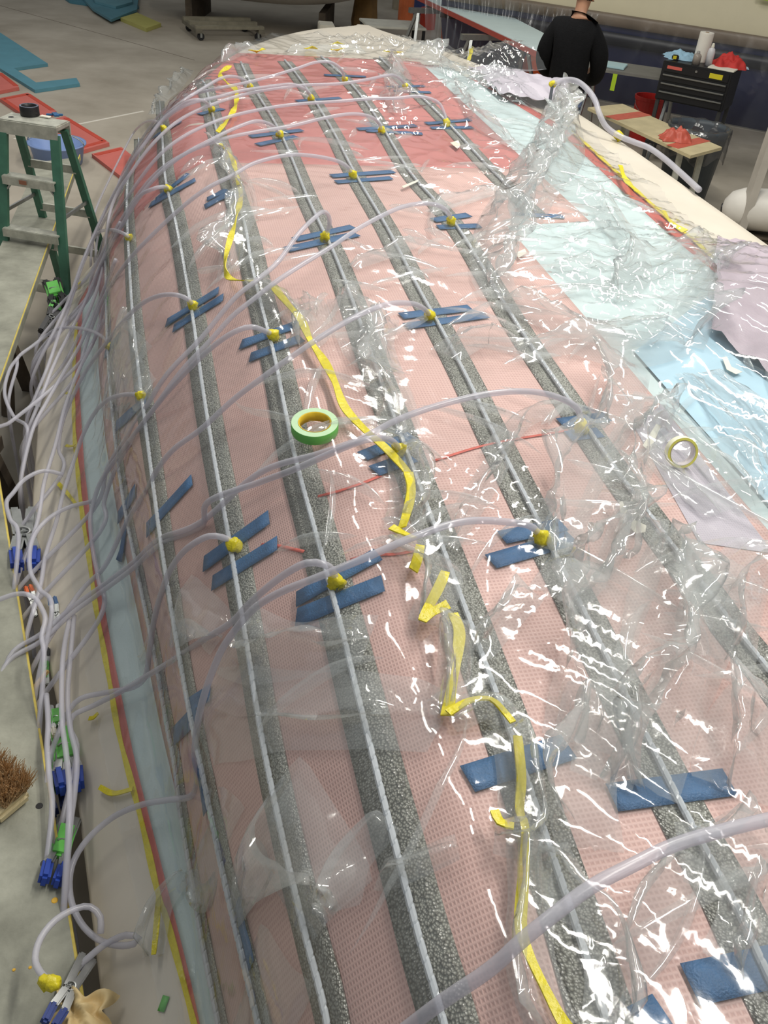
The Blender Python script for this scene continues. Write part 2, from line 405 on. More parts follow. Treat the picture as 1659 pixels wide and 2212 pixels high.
M_yedge = mat('plank_edge_yellow', (196, 176, 84), .7, var=.15, scale=20)
M_wood = mat('plywood', (192, 178, 140), .7, var=.12, scale=6, bump=.1, bscale=30)
M_dwood = mat('dark_timber', (74, 64, 52), .85, var=.3, scale=8)
M_black = mat('black_plastic', (24, 24, 26), .45)
M_metal = mat('brushed_steel', (168, 170, 168), .35, metal=.9, var=.1, scale=30)
M_alum = mat('painted_aluminium', (176, 176, 164), .5, metal=.3, var=.2, scale=18)
M_green = mat('ladder_green', (62, 108, 88), .5, var=.15, scale=14)
M_blue = mat('clamp_blue', (30, 62, 150), .5)
M_orange = mat('bucket_orange', (206, 84, 34), .45, var=.08, scale=6)
M_redp = mat('bucket_red', (188, 38, 32), .45, var=.06, scale=6)

# ------------------------------------------------------------------ room
G().prism([(-16, -4), (16, -4), (16, 26), (-16, 26)], -.1, 0).ob('floor', mat('concrete', (172, 162, 146), .55, var=.16, scale=1.3, bump=.08, bscale=25, rgb2=(186, 177, 162), detail=9))['kind'] = 'structure'
# ------------------------------------------------------------------ hull mold
ss = np.concatenate([np.arange(-1.6, 7.4, .06), np.linspace(7.4, SMAX, 14)])
V = []; CN = 90
for s in ss:
    row = TLrow(s); t0, t1 = row[-1], max(TR(s), row[-1]+.05)
    tt = arc_cols(s, t0, t1, CN-8); z = fz(np.full(CN-8, s), tt)
    rowv = [(t0+.03, s, z[0]-.30), (t0+.03, s, z[0]-.05), (t0-.004, s, z[0]-.045), (t0-.008, s, z[0]-.015)] + [(a, s, b) for a, b in zip(tt, z)] + \
           [(t1+.02, s, z[-1]-.012), (t1+.03, s, z[-1]-.04), (t1+.0, s, z[-1]-.07), (t1-.02, s, z[-1]-.55)]
    V += rowv
F = grid_faces(len(ss), CN)
F.append(tuple((len(ss)-1)*CN+j for j in range(CN))); F.append(tuple(range(CN-1, -1, -1)))
hull = mobj('boat_hull_mold', V, F, M_mold, hull=True, smooth=True)
tag(hull, 'long cream white boat hull mold lying upside down under clear film', 'boat mold')

RYP = [ST(x, y) for x, y in ((1235, 285), (1330, 370), (1440, 470), (1510, 530))]
RS = np.array([p[0] for p in RYP][::-1]); RTt = np.array([p[1] for p in RYP][::-1])
def tY(s): return float(np.interp(s, np.concatenate([[-1.6], RS, [5.6, 6.2, 6.6]]), np.concatenate([[RTt[0]], RTt, [2.05, 1.92, 1.75]])))
PF = [ST(x, y) for x, y in ((400, 190), (440, 165), (510, 140), (620, 125), (700, 125))]
PFs = np.array([p[0] for p in PF]); PFt = np.array([p[1] for p in PF])
def tPink(s):
    a = TL(s, .74)
    return max(a, float(np.interp(s, np.concatenate([[4.6], PFs]), np.concatenate([[TL(4.6, .5)], PFt])))) if s > 4.6 else a
SF = float(PFs[-1])
lb = patch('light_blue_core_sheet', np.arange(-1.5, SF, .1), lambda s: 1.16, lambda s: tY(s)-.09, .003, M_lblue, 26)
tag(lb, 'light blue foam core sheet along the hull side past the pink cloth', 'foam sheet')
lb2 = patch('light_blue_core_strip', np.arange(-1.5, 4.9, .08), lambda s: TL(s, .835), lambda s: TL(s, .745), .003, M_lblue, 8)
tag(lb2, 'narrow light blue foam strip beside the red edge, above the mold flange with hoses', 'foam strip')
r1 = patch('red_edge_strip', np.arange(-1.5, 4.9, .08), lambda s: TL(s, .86), lambda s: TL(s, .835), .0035, M_red, 4)
tag(r1, 'thin dark red edge strip beside the light blue foam strip and hose bundle', 'edge strip')
r2 = patch('red_edge_strip', np.arange(-1.5, 6.0, .08), lambda s: tY(s)-.09, lambda s: tY(s)-.012, .0035, M_red, 4)
tag(r2, 'faded red edge strip beside the broad light blue sheet, facing the tool chest', 'edge strip')
pk = patch('pink_peel_cloth', np.arange(-1.5, 4.06, .06), tPink, lambda s: 1.66 if s > 3.32 else 1.285, .006, M_pink, 60)
tag(pk, 'pale pink woven peel cloth under the green tape roll', 'cloth')
sa = patch('salmon_core_cloth', list(np.arange(4.0, SF, .06))+[SF], tPink, lambda s: 1.66, .0055, M_salm, 50)
tag(sa, 'deep salmon pink cloth covering the hull toward its rounded end', 'cloth')

# ------------------------------------------------------------------ flow strips and spiral tubes
S = {
1: [(235,536),(237,598),(239,681),(242,789),(250,862),(257,934),(268,1035),(278,1097),(300,1200),(325,1290),(338,1390),(360,1480),(385,1600),(405,1760)],
2: [(300,300),(287,380),(280,480),(286,536),(288,608),(297,717),(307,800),(325,934),(336,1014),(354,1140),(376,1281),(394,1375),(420,1513)],
3: [(345,215),(355,278),(362,407),(372,435),(391,500),(401,572),(416,641),(430,731),(441,818),(456,916),(474,1006),(506,1176),(524,1252),(539,1339),(550,1430),(564,1520),(583,1612),(594,1684),(616,1793),(645,1901),(674,2003),(699,2100),(724,2198)],
4: [(440,180),(455,235),(475,320),(505,420),(533,500),(560,645),(581,703),(598,768),(616,862),(632,963),(655,1042),(674,1122),(702,1187),(721,1252),(735,1321),(753,1397),(778,1498),(806,1612),(829,1702),(851,1775),(876,1872),(898,1956),(923,2039),(952,2126),(974,2212)],
5: [(520,140),(540,185),(575,240),(605,290),(645,385),(670,455),(702,510),(749,623),(786,735),(835,870),(872,975),(901,1050),(974,1252),(1050,1455),(1120,1660),(1185,1836),(1283,2154),(1302,2212)],
6: [(610,130),(640,165),(672,212),(720,290),(762,377),(836,500),(862,547),(883,598),(909,645),(927,680),(977,760),(1006,825),(1042,901),(1079,977),(1113,1054),(1153,1126),(1170,1160),(1233,1275),(1265,1343),(1294,1408),(1330,1495),(1384,1593),(1450,1728),(1522,1851),(1594,1995),(1659,2137)],
7: [(690,125),(745,172),(790,225),(825,280),(865,350),(900,405),(975,475),(1021,554),(1053,605),(1086,663),(1142,757),(1182,812),(1254,910),(1348,1069),(1421,1155),(1522,1278),(1594,1390),(1659,1466)],
8: [(815,125),(876,185),(920,225),(965,270),(1015,325),(1055,370),(1085,400),(1155,465)]}
ORD = ['', 'first', 'second', 'third', 'fourth', 'fifth', 'sixth', 'seventh', 'eighth']
WID = {1: .065, 2: .085, 3: .09, 4: .09, 5: .09, 6: .09, 7: .09, 8: .09}
for k in S:
    pts = [ST(x, y) for x, y in S[k]]
    keep = [pts[0]]
    for p in pts[1:]:
        if p[0] < keep[-1][0]-.02: keep.append(p)
    A = np.array(keep)
    sg = np.arange(A[-1, 0], A[0, 0], .12); tg = np.interp(sg, A[::-1, 0], A[::-1, 1])
    ker = np.ones(5)/5; tg2 = tg.copy(); tg2[2:-2] = np.convolve(tg, ker, 'valid'); tg = tg2
    sg = list(sg); tg = list(tg)
    if k not in (8,):
        s_ = sg[0]
        off = tg[0]-TL(s_, .4) if k <= 2 else 0
        sl = (tg[8]-tg[0])/(sg[8]-sg[0])
        while s_ > -1.2:
            s_ -= .15; t_ = (TL(s_, .4)+off) if k <= 2 else tg[0]+ (sl*.3)*(-.15)
            sg.insert(0, s_); tg.insert(0, t_)
    path = list(zip(sg, tg))[::-1]
    st_ = ribbon('flow_mesh_strip', path, WID[k], .009, M_strip, cols=5, step=.06, thick=.002)
    nm = ORD[k]+' from the yellow-taped flange with hoses'
    tag(st_, 'long grey flow mesh strip, %s' % nm, 'mesh strip', 'grey flow mesh strips on the pink cloth')
    C = catmull([tuple(on(np.array(a), np.array(b), .0165)) for a, b in path], .004)
    V, F = tube_geo(C, .0062, 8, True, groove=.026)
    sp = mobj('spiral_wrap_tube', V, F, M_spiral, hull=True)
    tag(sp, 'thin clear spiral wrap tube lying along the %s grey strip from the yellow-taped flange' % ORD[k], 'spiral tube', 'spiral tubes on the grey strips')

# ------------------------------------------------------------------ blue tape pieces: (px a, px b, width m, strip)
TAPES = [(648,1340,830,1268,.046,4),(648,1300,818,1206,.040,4),(448,1222,588,1122,.046,3),(467,1263,606,1178,.042,3),
(782,994,890,950,.040,5),(807,1026,890,996,.044,5),(1082,1170,1215,1142,.044,6),(1058,1222,1235,1170,.046,6),(1208,922,1310,908,.046,7),(1225,950,1295,942,.046,7),
(865,690,1015,672,.044,6),(875,712,1050,688,.040,6),(525,750,650,706,.044,4),(545,778,652,738,.044,4),(618,546,770,512,.046,5),(636,524,762,496,.040,5),
(715,386,850,376,.044,6),(725,399,845,390,.040,6),(540,300,652,286,.042,5),(556,318,640,300,.042,5),(772,284,898,276,.042,7),(790,287,912,294,.042,7),
(920,272,1015,263,.042,8),(930,281,1020,280,.042,8),(835,192,915,190,.042,8),(850,201,930,204,.042,8),(935,482,1012,470,.046,7),(945,497,1036,494,.046,7),
(328,447,425,393,.040,3),(340,436,410,380,.038,3),(445,452,503,420,.042,4),(450,436,492,416,.036,4),(365,702,477,632,.042,3),(380,714,487,647,.042,3),
(325,1146,422,1040,.045,2),(262,1120,300,1060,.045,1),(385,1590,440,1535,.045,2),(415,1528,464,1498,.040,2),(1008,1692,1226,1622,.052,5),(1318,1732,1572,1698,.052,6),
(1485,2135,1700,2088,.056,6),(1375,2225,1430,2195,.050,5),(1105,468,1216,474,.042,8),(258,922,322,866,.042,2),(700,166,790,170,.040,7),(640,223,735,216,.040,6),(430,252,482,240,.036,4),(335,300,395,266,.036,3),(232,770,262,730,.036,1)]
TP = []
for (x0, y0, x1, y1, wd, k) in TAPES:
    a = ST(x0, y0); b = ST(x1, y1); n = 6
    pts = [ST(x0+(x1-x0)*i/n, y0+(y1-y0)*i/n) for i in range(n+1)]
    o = ribbon('blue_tape_piece', pts, wd, .0125, M_btape, cols=4, step=.03)
    TP.append((o, k, (x0+x1)/2, (y0+y1)/2))
for pts, wd, lab in (([(264,1215),(275,1160),(283,1110)], .05, 'blue tape laid lengthwise beside the first grey strip'), ([(455,1755),(447,1700),(440,1650)], .04, 'blue tape laid lengthwise on the second grey strip by the bent hose'), ([(556,2085),(540,2020),(524,1950)], .045, 'isolated blue tape laid lengthwise along the second grey strip edge')):
    o = ribbon('blue_tape_piece', [ST(*p) for p in pts], wd, .0125, M_btape, cols=4, step=.03)
    tag(o, lab, 'tape', 'blue tape pieces laid lengthwise')

# red marker lines on the cloth
for pts in ([(690,1078),(760,1058),(822,1034)], [(935,1002),(1060,965),(1225,936)], [(570,1180),(610,1184),(662,1196)], [(760,1215),(840,1205),(900,1196)]):
    o = ribbon('red_marker_line', [ST(*p) for p in pts], .008, .0092, mat('red_marker', (206, 92, 76), .6, var=.2, scale=60), cols=3, step=.03, thick=.0005)
    o.parent = pk; o.matrix_parent_inverse = pk.matrix_world.inverted()
# paper scraps
for i, (poly, lab) in enumerate((([(868,402),(905,387),(903,392),(872,406)], 'white paper slip beside the sixth grey strip'),
     ([(972,308),(990,303),(995,314),(988,321)], 'small white paper slip between the seventh and eighth grey strips'),
     ([(1116,545),(1134,537),(1138,546),(1120,557)], 'off white paper scrap by the tall film fold'),
     ([(1388,962),(1418,915),(1428,920),(1404,975)], 'creased white paper tag by the small white tape roll'),
     ([(1338,1085),(1344,1082),(1362,1118),(1396,1135),(1394,1149),(1374,1152),(1358,1135),(1340,1105)], 'torn white paper tag curled beside the seventh spiral tube'),
     ([(1560,772),(1570,770),(1580,792),(1604,803),(1590,808),(1570,798)], 'cream paper tag curled on the light blue sheet'))):
    P = [cast(x, y, .022) for x, y in poly]; n = len(P); g = G()
    V = [tuple(p) for p in P]+[(p[0], p[1], p[2]-.0012) for p in P]
    F = [tuple(range(n)), tuple(range(2*n-1, n-1, -1))]+[(i_, (i_+1) % n, (i_+1) % n+n, i_+n) for i_ in range(n)]
    tag(mobj('paper_tag', V, F, M_label, hull=True), lab, 'paper tag', 'paper tags on the hull')
# lavender cloth at the right, and the raised one
lv = [(1375,950),(1415,880),(1470,960),(1540,1060),(1625,1175),(1700,1270),(1560,1190),(1480,1130),(1400,1040)]
def cloth(name, poly, h0, amp, m, lab, cat, seed, nx=36, ny=36, top=0.0):
    """bilinear quad cloth from 4 px corners, rumpled"""
    (a, b, c, d) = poly; V = []
    for i in range(ny):
        for j in range(nx):
            u, v = j/(nx-1), i/(ny-1)
            x = (a[0]*(1-u)+b[0]*u)*(1-v)+(d[0]*(1-u)+c[0]*u)*v; y = (a[1]*(1-u)+b[1]*u)*(1-v)+(d[1]*(1-u)+c[1]*u)*v
            p = cast(x, y, h0); w1 = worley(np.array(p[0]*9.), np.array(p[1]*9.), seed)
            bulge = top*math.sin(math.pi*u)*math.sin(math.pi*v)
            V.append((p[0], p[1], p[2]+amp*float(w1[0])+bulge))
    o = mobj(name, V, grid_faces(ny, nx), m, hull=True, smooth=True)
    return tag(o, lab, cat)
cloth('breather_cloth', [(1372,925),(1428,872),(1672,1196),(1510,1172)], .0075, .0, M_lav, 'pale lavender breather cloth beneath the small white tape roll', 'cloth', 3, 24, 24)
cloth('breather_cloth', [(1545,520),(1860,560),(1880,990),(1535,720)], .02, .05, M_lav, 'crumpled lavender cloth heaped under film on the light blue sheet', 'cloth', 5, 40, 40, .04).data.materials[0] = weave_mat('rumpled_cloth', (168, 156, 166), (140, 112, 118), cell=.005, amt=.25, blot=.25)
cloth('blue_liner_sheet', [(1370,760),(1530,640),(2000,1160),(2000,1480)], .009, .004, M_lblue2, 'brighter sky blue liner sheet under film below the crumpled lavender cloth', 'plastic sheet', 8, 24, 24)
cloth('breather_cloth', [(1010,150),(1225,185),(1235,240),(1085,215)], .02, .06, M_lav, 'lavender white cloth bunched under film at the hull corner by the worker', 'cloth', 9, 36, 24, .05)

# ------------------------------------------------------------------ vacuum bag film
fs = np.arange(-1.4, 6.95, .0155); fn = 210
Vf = []
for s in fs:
    a = TL(s, .885) if s < 4.7 else float(np.interp(s, [4.7, 5.2, 7.3], [TL(4.7, .885), TL(5.2, .5), TL(7.3, .05)]))
    b = min(tY(s)+.06, TR(s)-.03) if s < 5.6 else TR(s)-.10
    Vf.append(np.stack([np.full(fn, s), arc_cols(s, a, b, fn)], -1))
Vf = np.array(Vf); sv, tv = Vf[..., 0], Vf[..., 1]
def sm(x, a, b): q = np.clip((x-a)/(b-a), 0, 1); return q*q*(3-2*q)
amp = .0022+.018*sm(tv, .85, 1.6)*(1-.55*sm(sv, 3.5, 5.5))+.003*sm(sv, 5.0, 6.0)+.010*sm(vnoise(sv*1.3, tv*1.6, 4), .55, .85)
xr = sv*.8+tv*.6; yr = -sv*.6+tv*.8
# straight creases: triangle folds in several directions, each only where its own mask lets it show
wx = (vnoise(sv*1.7, tv*1.7, 51)-.5)*.35; wy = (vnoise(sv*1.7+9, tv*1.7, 52)-.5)*.35
hgt = np.zeros(sv.shape)
for i_, (an_, fq_) in enumerate(((.5, 3.2), (-.9, 4.1), (1.3, 5.6), (-.25, 7.5), (.85, 9.5), (-1.35, 12.0), (.2, 15.0), (1.05, 20.0))):
    u_ = ((sv+wx)*math.sin(an_)+(tv+wy)*math.cos(an_))*fq_+i_*.37
    tri = np.abs(u_-np.floor(u_)-.5)*2
    tri = np.maximum(0, 1-tri*1.9)                      # narrow ridge
    msk = sm(vnoise(sv*2.6+i_*7, tv*2.6, 60+i_), .45, .75)
    hgt = hgt+tri*msk*(3.4/fq_+.12)
hgt = amp*(hgt*1.5+.5*(vnoise(sv*5, tv*7, 71)-.5)+.25*(vnoise(sv*14, tv*16, 72)-.5))
P = on(sv.ravel(), tv.ravel(), .0)
for (x_, y_, ra, hh_) in ((1620, 640, .32, .13), (1640, 760, .30, .12), (1780, 800, .34, .12), (1150, 195, .45, .12), (1220, 205, .25, .14), (1080, 175, .30, .10)):
    q_ = ST(x_, y_); hgt = hgt+hh_*np.exp(-((sv-q_[0])**2+(tv-q_[1])**2)/ra**2)
off = .024+np.clip(hgt, -.006, .30).ravel()
P = P+nrm(sv.ravel(), tv.ravel())*off[:, None]
film = mobj('vacuum_bag_film', P, grid_faces(len(fs), fn), M_film, hull=True, smooth=True)
tag(film, 'clear crinkled vacuum bagging film stretched over the whole pink hull', 'plastic film')

def fold(pts, hgt, base=.03, lean=.5, seed=0, m=None, name='film_pleat', step=.012, crump=1.0):
    """standing pleat of the film: a pinched, crumpled tent along a path"""
    C = catmull([(*ST(x, y, .03), 0) for x, y in pts], step); n = len(C); K = 13; V = []
    r = random.Random(seed); lat = [r.uniform(-1, 1) for _ in range(12)]
    for i, c in enumerate(C):
        u = i/(n-1); d = C[min(i+1, n-1)]-C[max(i-1, 0)]; d = d[:2]/(np.linalg.norm(d[:2])+1e-9); e = np.array([-d[1], d[0]])
        env = min(1, u/.12+.05, (1-u)/.12+.05)
        hh = hgt*env*(.45+.8*float(vnoise(np.array(u*n*step*9.), np.array(seed*3.1), seed)))
        le = lean*hh*(1+.8*math.sin(u*n*step*11+seed))
        for k in range(K):
            q = k/(K-1); a = abs(2*q-1); sd = -1 if q < .5 else 1
            wv = (float(vnoise(np.array(i*step*13.), np.array(k*.9), seed+5))-.5)*crump
            wv2 = (float(vnoise(np.array(i*step*34.), np.array(k*1.4), seed+9))-.5)*crump
            hz = hh*(1-a**1.4)
            l = sd*base*(a**2.2+.10*env)+le*(1-a)**1.2+(1-a**3)*(wv*.55+wv2*.16)*hgt*.8
            s_, t_ = c[0]+e[0]*l, c[1]+e[1]*l
            V.append((t_, s_, float(fz(s_, t_))+.02+max(0, hz+(1-a**3)*wv2*.25*hgt)))
    o = mobj(name, V, grid_faces(n, K), m or M_fold, hull=True, smooth=True)
    o.parent = film; o.matrix_parent_inverse = film.matrix_world.inverted()
    return o
FOLDS = [
 ([(470,300),(490,340),(520,385),(530,450),(505,520),(492,590)], .09, .04, .6), ([(545,605),(600,640),(660,690)], .06, .04, .5),
 ([(665,640),(680,700),(650,740)], .07, .05, .4), ([(828,680),(812,740),(850,850),(868,930)], .10, .05, .5), ([(740,640),(780,750),(840,800)], .08, .05, -.6),
 ([(870,960),(885,1060),(870,1140)], .07, .04, -.5), ([(850,1150),(905,1190),(960,1240),(920,1340)], .06, .035, .6), ([(985,1330),(985,1430),(968,1540)], .06, .03, .4),
 ([(968,1545),(1050,1515),(1110,1560)], .06, .03, .5), ([(1110,1570),(1128,1680),(1125,1790),(1070,1790)], .06, .035, -.5), ([(1140,1790),(1150,1930),(1150,2060),(1200,2212)], .05, .03, .6),
 ([(1215,205),(1180,300),(1120,400),(1075,480),(1062,580),(1085,640)], .17, .07, -.5), ([(1225,230),(1235,330),(1180,400),(1140,470)], .13, .06, .6),
 ([(1180,400),(1290,430),(1370,560),(1330,640)], .08, .06, .4), ([(1200,560),(1320,600),(1450,560),(1540,520)], .09, .06, -.5), ([(1090,640),(1200,690),(1330,720),(1450,700)], .10, .06, .5),
 ([(1120,760),(1230,740),(1350,770),(1480,740)], .08, .05, -.5), ([(1480,740),(1510,640),(1545,540)], .12, .06, .5), ([(1370,790),(1340,880),(1290,960),(1240,1060),(1190,1180)], .11, .05, .6),
 ([(1420,850),(1370,960),(1330,1060),(1280,1180),(1200,1290)], .12, .06, -.5), ([(1150,1270),(1090,1330),(1030,1400)], .06, .03, .5), ([(1390,1100),(1360,1220),(1310,1340),(1280,1460),(1250,1600)], .12, .06, .5),
 ([(1470,1150),(1420,1280),(1400,1400),(1340,1520),(1300,1680)], .11, .05, -.6), ([(1290,1480),(1270,1600),(1260,1720),(1280,1830)], .10, .05, .5), ([(1560,1200),(1540,1320),(1500,1430),(1440,1560),(1400,1700)], .10, .05, .6),
 ([(1659,1180),(1600,1240),(1570,1330),(1560,1420)], .10, .06, -.4), ([(1659,1500),(1600,1600),(1580,1700)], .10, .06, .5), ([(1659,1790),(1560,1840),(1470,1830)], .07, .05, .5),
 ([(1180,1820),(1230,1920),(1300,1990),(1330,2120),(1320,2212)], .07, .035, -.6), ([(1640,1880),(1640,2000),(1600,2100)], .08, .05, .5), ([(1480,1830),(1430,1960),(1370,2080)], .05, .03, .4),
 ([(590,1700),(640,1780),(700,1880),(735,1960)], .09, .05, .7), ([(735,1960),(760,1860),(840,1760)], .05, .03, -.6), ([(500,1370),(600,1400),(720,1380),(800,1370)], .06, .05, .5),
 ([(430,1540),(560,1530),(760,1520),(960,1550)], .035, .06, .5), ([(820,1880),(880,1870),(990,1820)], .035, .02, .5), ([(300,780),(240,790),(300,850),(330,830)], .06, .05, .5),
 ([(390,1270),(450,1330),(480,1370)], .05, .03, .6), ([(1060,980),(1130,900),(1230,870)], .05, .03, .5), ([(1079,985),(1040,1050),(960,1170)], .05, .03, -.5),
 ([(900,520),(850,540),(760,570)], .04, .025, .5), ([(1090,410),(1000,425),(930,455)], .05, .03, .5), ([(960,760),(1040,720),(1120,740)], .08, .05, .5),
 ([(410,150),(380,190),(350,215),(330,245)], .09, .05, .6), ([(560,105),(520,110),(480,130)], .07, .04, .4), ([(620,110),(700,105),(790,110)], .05, .04, -.4), ([(840,120),(870,160),(850,190),(860,240)], .10, .05, .5),
 ([(880,110),(960,150),(1060,180),(1150,190)], .12, .06, -.5), ([(990,180),(1040,260),(1130,320)], .08, .05, .5), ([(400,1880),(440,1840),(500,1800)], .05, .03, .5), ([(520,2140),(580,2190),(640,2212)], .06, .04, .5),
 ([(330,2060),(350,1960),(400,1880)], .05, .025, -.5), ([(300,1420),(330,1340),(350,1300)], .03, .02, .5),
 ([(1400,960),(1480,1040),(1560,1100)], .04, .04, .5), ([(1480,800),(1580,900),(1659,1000)], .05, .03, .5), ([(1520,800),(1600,860),(1680,960)], .06, .04, -.4), ([(1440,880),(1530,980),(1640,1090)], .06, .05, .6), ([(1560,940),(1600,1000),(1659,1060)], .06, .05, -.5),
]
for i, (p, h, b, l) in enumerate(FOLDS): fold(p, h, b, l, i+1)
# thin tension creases: long low ridges pinched into the film
cr = G(); rc = random.Random(12)
for i in range(230):
    s0 = rc.uniform(.3, 6.3) if i % 2 else rc.uniform(.2, 3.6); t0 = rc.uniform(.1, 1.95) if i % 3 else rc.uniform(.9, 1.95); an = rc.choice([.9, 1.2, -.8, -1.2, .3, 1.57])+rc.uniform(-.3, .3)
    L_ = rc.uniform(.10, .42); dx, dy = math.cos(an), math.sin(an); hc_ = rc.uniform(.010, .026); bw_ = rc.uniform(.006, .014); V = []; n = 9
    bend = rc.uniform(-.12, .12)*L_
    for k in range(n):
        u = k/(n-1); e_ = math.sin(math.pi*u)**.7; s_ = s0+dx*(u-.5)*L_-dy*bend*e_; t_ = t0+dy*(u-.5)*L_+dx*bend*e_
        if t_ > 2.0: t_ = 2.0
        for q, z in ((-1, 0), (-.3, .75), (.15, 1), (1, 0)):
            a_, b_ = s_-dy*q*bw_*e_, t_+dx*q*bw_*e_; P_ = on(np.array(a_), np.array(b_), .026+hc_*e_*z); V.append(P_)
    cr.add(V, grid_faces(n, 4))
o = cr.ob('film_creases', M_fold, hull=True, smooth=True); o.parent = film; o.matrix_parent_inverse = film.matrix_world.inverted(); o['kind'] = 'stuff'

# ------------------------------------------------------------------ yellow sealant tapes
def yellow(pts, width, lab, h=.03, twist=0.0, grp=None, name='sealant_tape', off=None):
    P = [cast(x, y, h if not hasattr(h, '__len__') else h[i]) for i, (x, y) in enumerate(pts)]
    C = catmull(P, .012); n = len(C); V = []
    for i, c in enumerate(C):
        d = C[min(i+1, n-1)]-C[max(i-1, 0)]; d /= np.linalg.norm(d)+1e-9
        nn = nrm(np.array(c[1]), np.array(c[0])); e = np.cross(d, nn); e /= np.linalg.norm(e)+1e-9
        a = twist*math.sin(i*.23); e2 = math.cos(a)*e+math.sin(a)*nn; n2 = np.cross(e2, d)
        wv = width*(1+.18*math.sin(i*.31))
        for q, k in ((-.5, .0015), (.5, .0015), (.5, -.0015), (-.5, -.0015)): V.append(c+e2*q*wv+n2*k)
    F = [(i*4+k, i*4+(k+1) % 4, (i+1)*4+(k+1) % 4, (i+1)*4+k) for i in range(n-1) for k in range(4)]+[(3, 2, 1, 0), tuple((n-1)*4+k for k in range(4))]
    return tag(mobj(name, V, F, M_ytape, hull=True), lab, 'sealant tape', grp)
yellow([(172,610),(165,706),(160,790),(159,862),(161,941),(168,1020),(177,1104),(192,1202),(206,1303),(221,1386),(239,1484),(257,1585),(300,1750),(343,1934),(362,1992),(420,2212),(440,2290)], .017, 'long straight yellow sealant tape line along the red edge above the white flange', .006)
yellow([(1230,278),(1330,370),(1440,470),(1512,530),(1600,620)], .02, 'yellow sealant tape line beside the red edge facing the tool chest', .012)
ZZ = 'kinked yellow sealant tape seam between film pleats, '
yellow([(497,142),(475,160),(490,178),(510,195),(508,230),(490,260),(470,285)], .022, ZZ+'starting near the rounded hull end', .05, .6, 'yellow seam in the film')
yellow([(475,310),(500,340),(508,365),(520,420),(510,470),(487,560),(495,600),(545,607)], .018, ZZ+'bending beside the fourth grey strip', .06, .7, 'yellow seam in the film')
yellow([(590,618),(620,655),(650,690),(670,735),(700,780),(722,822),(745,880),(790,930),(830,965),(868,1005),(880,1020)], .021, ZZ+'passing the green tape roll', .04, .15, 'yellow seam in the film')
yellow([(882,1020),(888,1060),(878,1110),(868,1140)], .022, ZZ+'short stretch above the bent tab', .05, .7, 'yellow seam in the film')
yellow([(845,1138),(868,1150),(895,1162)], .02, 'short folded yellow tape tab beside the fifth grey strip', .05, .5, 'yellow seam in the film')
yellow([(908,1178),(902,1205),(893,1232)], .018, 'short yellow tape stub crossing the fifth strip beside a folded tab', .045, .5, 'yellow seam in the film')
yellow([(962,1235),(948,1268),(912,1338),(935,1322),(968,1305)], .018, 'zigzag yellow tape piece folded like a letter Z', .05, .5, 'yellow seam in the film')
yellow([(978,1325),(992,1365),(985,1430),(975,1490),(966,1545)], .02, 'straight yellow tape length between zigzag piece and fifth strip', .04, .3, 'yellow seam in the film')
yellow([(968,1540),(1015,1513),(1060,1510),(1090,1538),(1108,1560)], .014, 'curved thin yellow tape bridging onto the fifth grey strip', .05, .5, 'yellow seam in the film')
yellow([(1118,1590),(1126,1680),(1122,1750),(1135,1790),(1130,1900),(1125,2000),(1142,2060),(1180,2140),(1215,2205),(1250,2250)], .015, 'thin yellow sealant tape running under the thick crossing hose', .04, .4, 'yellow seam in the film')
yellow([(1068,1750),(1080,1775),(1110,1785)], .014, 'small torn yellow tape tab in a film pleat', .05, .5, 'yellow seam in the film')
yellow([(215,1700),(245,1714),(287,1704)], .014, 'loose curled yellow tape tail on the white flange', .02, .4)
yellow([(343,1934),(338,2000),(332,2062)], .012, 'loose yellow tape flap lifting off the white flange', .04, .4)
yellow([(122,1040),(145,1065),(165,1090)], .014, 'diagonal yellow tape tail joining the long yellow line', .02, .3)
yellow([(1340,357),(1350,385),(1375,415)], .022, 'short yellow tape flag standing beside the yellow line on the light blue side', .05, .4)
yellow([(1432,455),(1450,480),(1480,500)], .024, 'crumpled yellow tape end among shiny film beside the light blue side', .045, .5)
yellow([(1012,130),(1017,115),(1018,105)], .022, 'yellow tape flag on film near the long blue panel', .10, .3)
for i, pts in enumerate(([(540,108),(556,112),(570,105)], [(660,105),(672,102),(684,104)], [(715,96),(728,92),(742,95)], [(715,107),(730,108),(742,104)], [(830,110),(850,114),(868,113)])):
    yellow(pts, .03, 'bit of yellow sealant tape caught in film at the rounded hull end', .05, .6, 'yellow bits at the hull end')
for pts in ([(140,848),(150,850),(160,851)], [(142,962),(150,964),(161,962)], [(192,1552),(202,1550),(212,1540)]):
    yellow(pts, .012, 'tiny yellow tape tab beside the long yellow line on the flange', .02, .3, 'tiny yellow tabs on the flange')

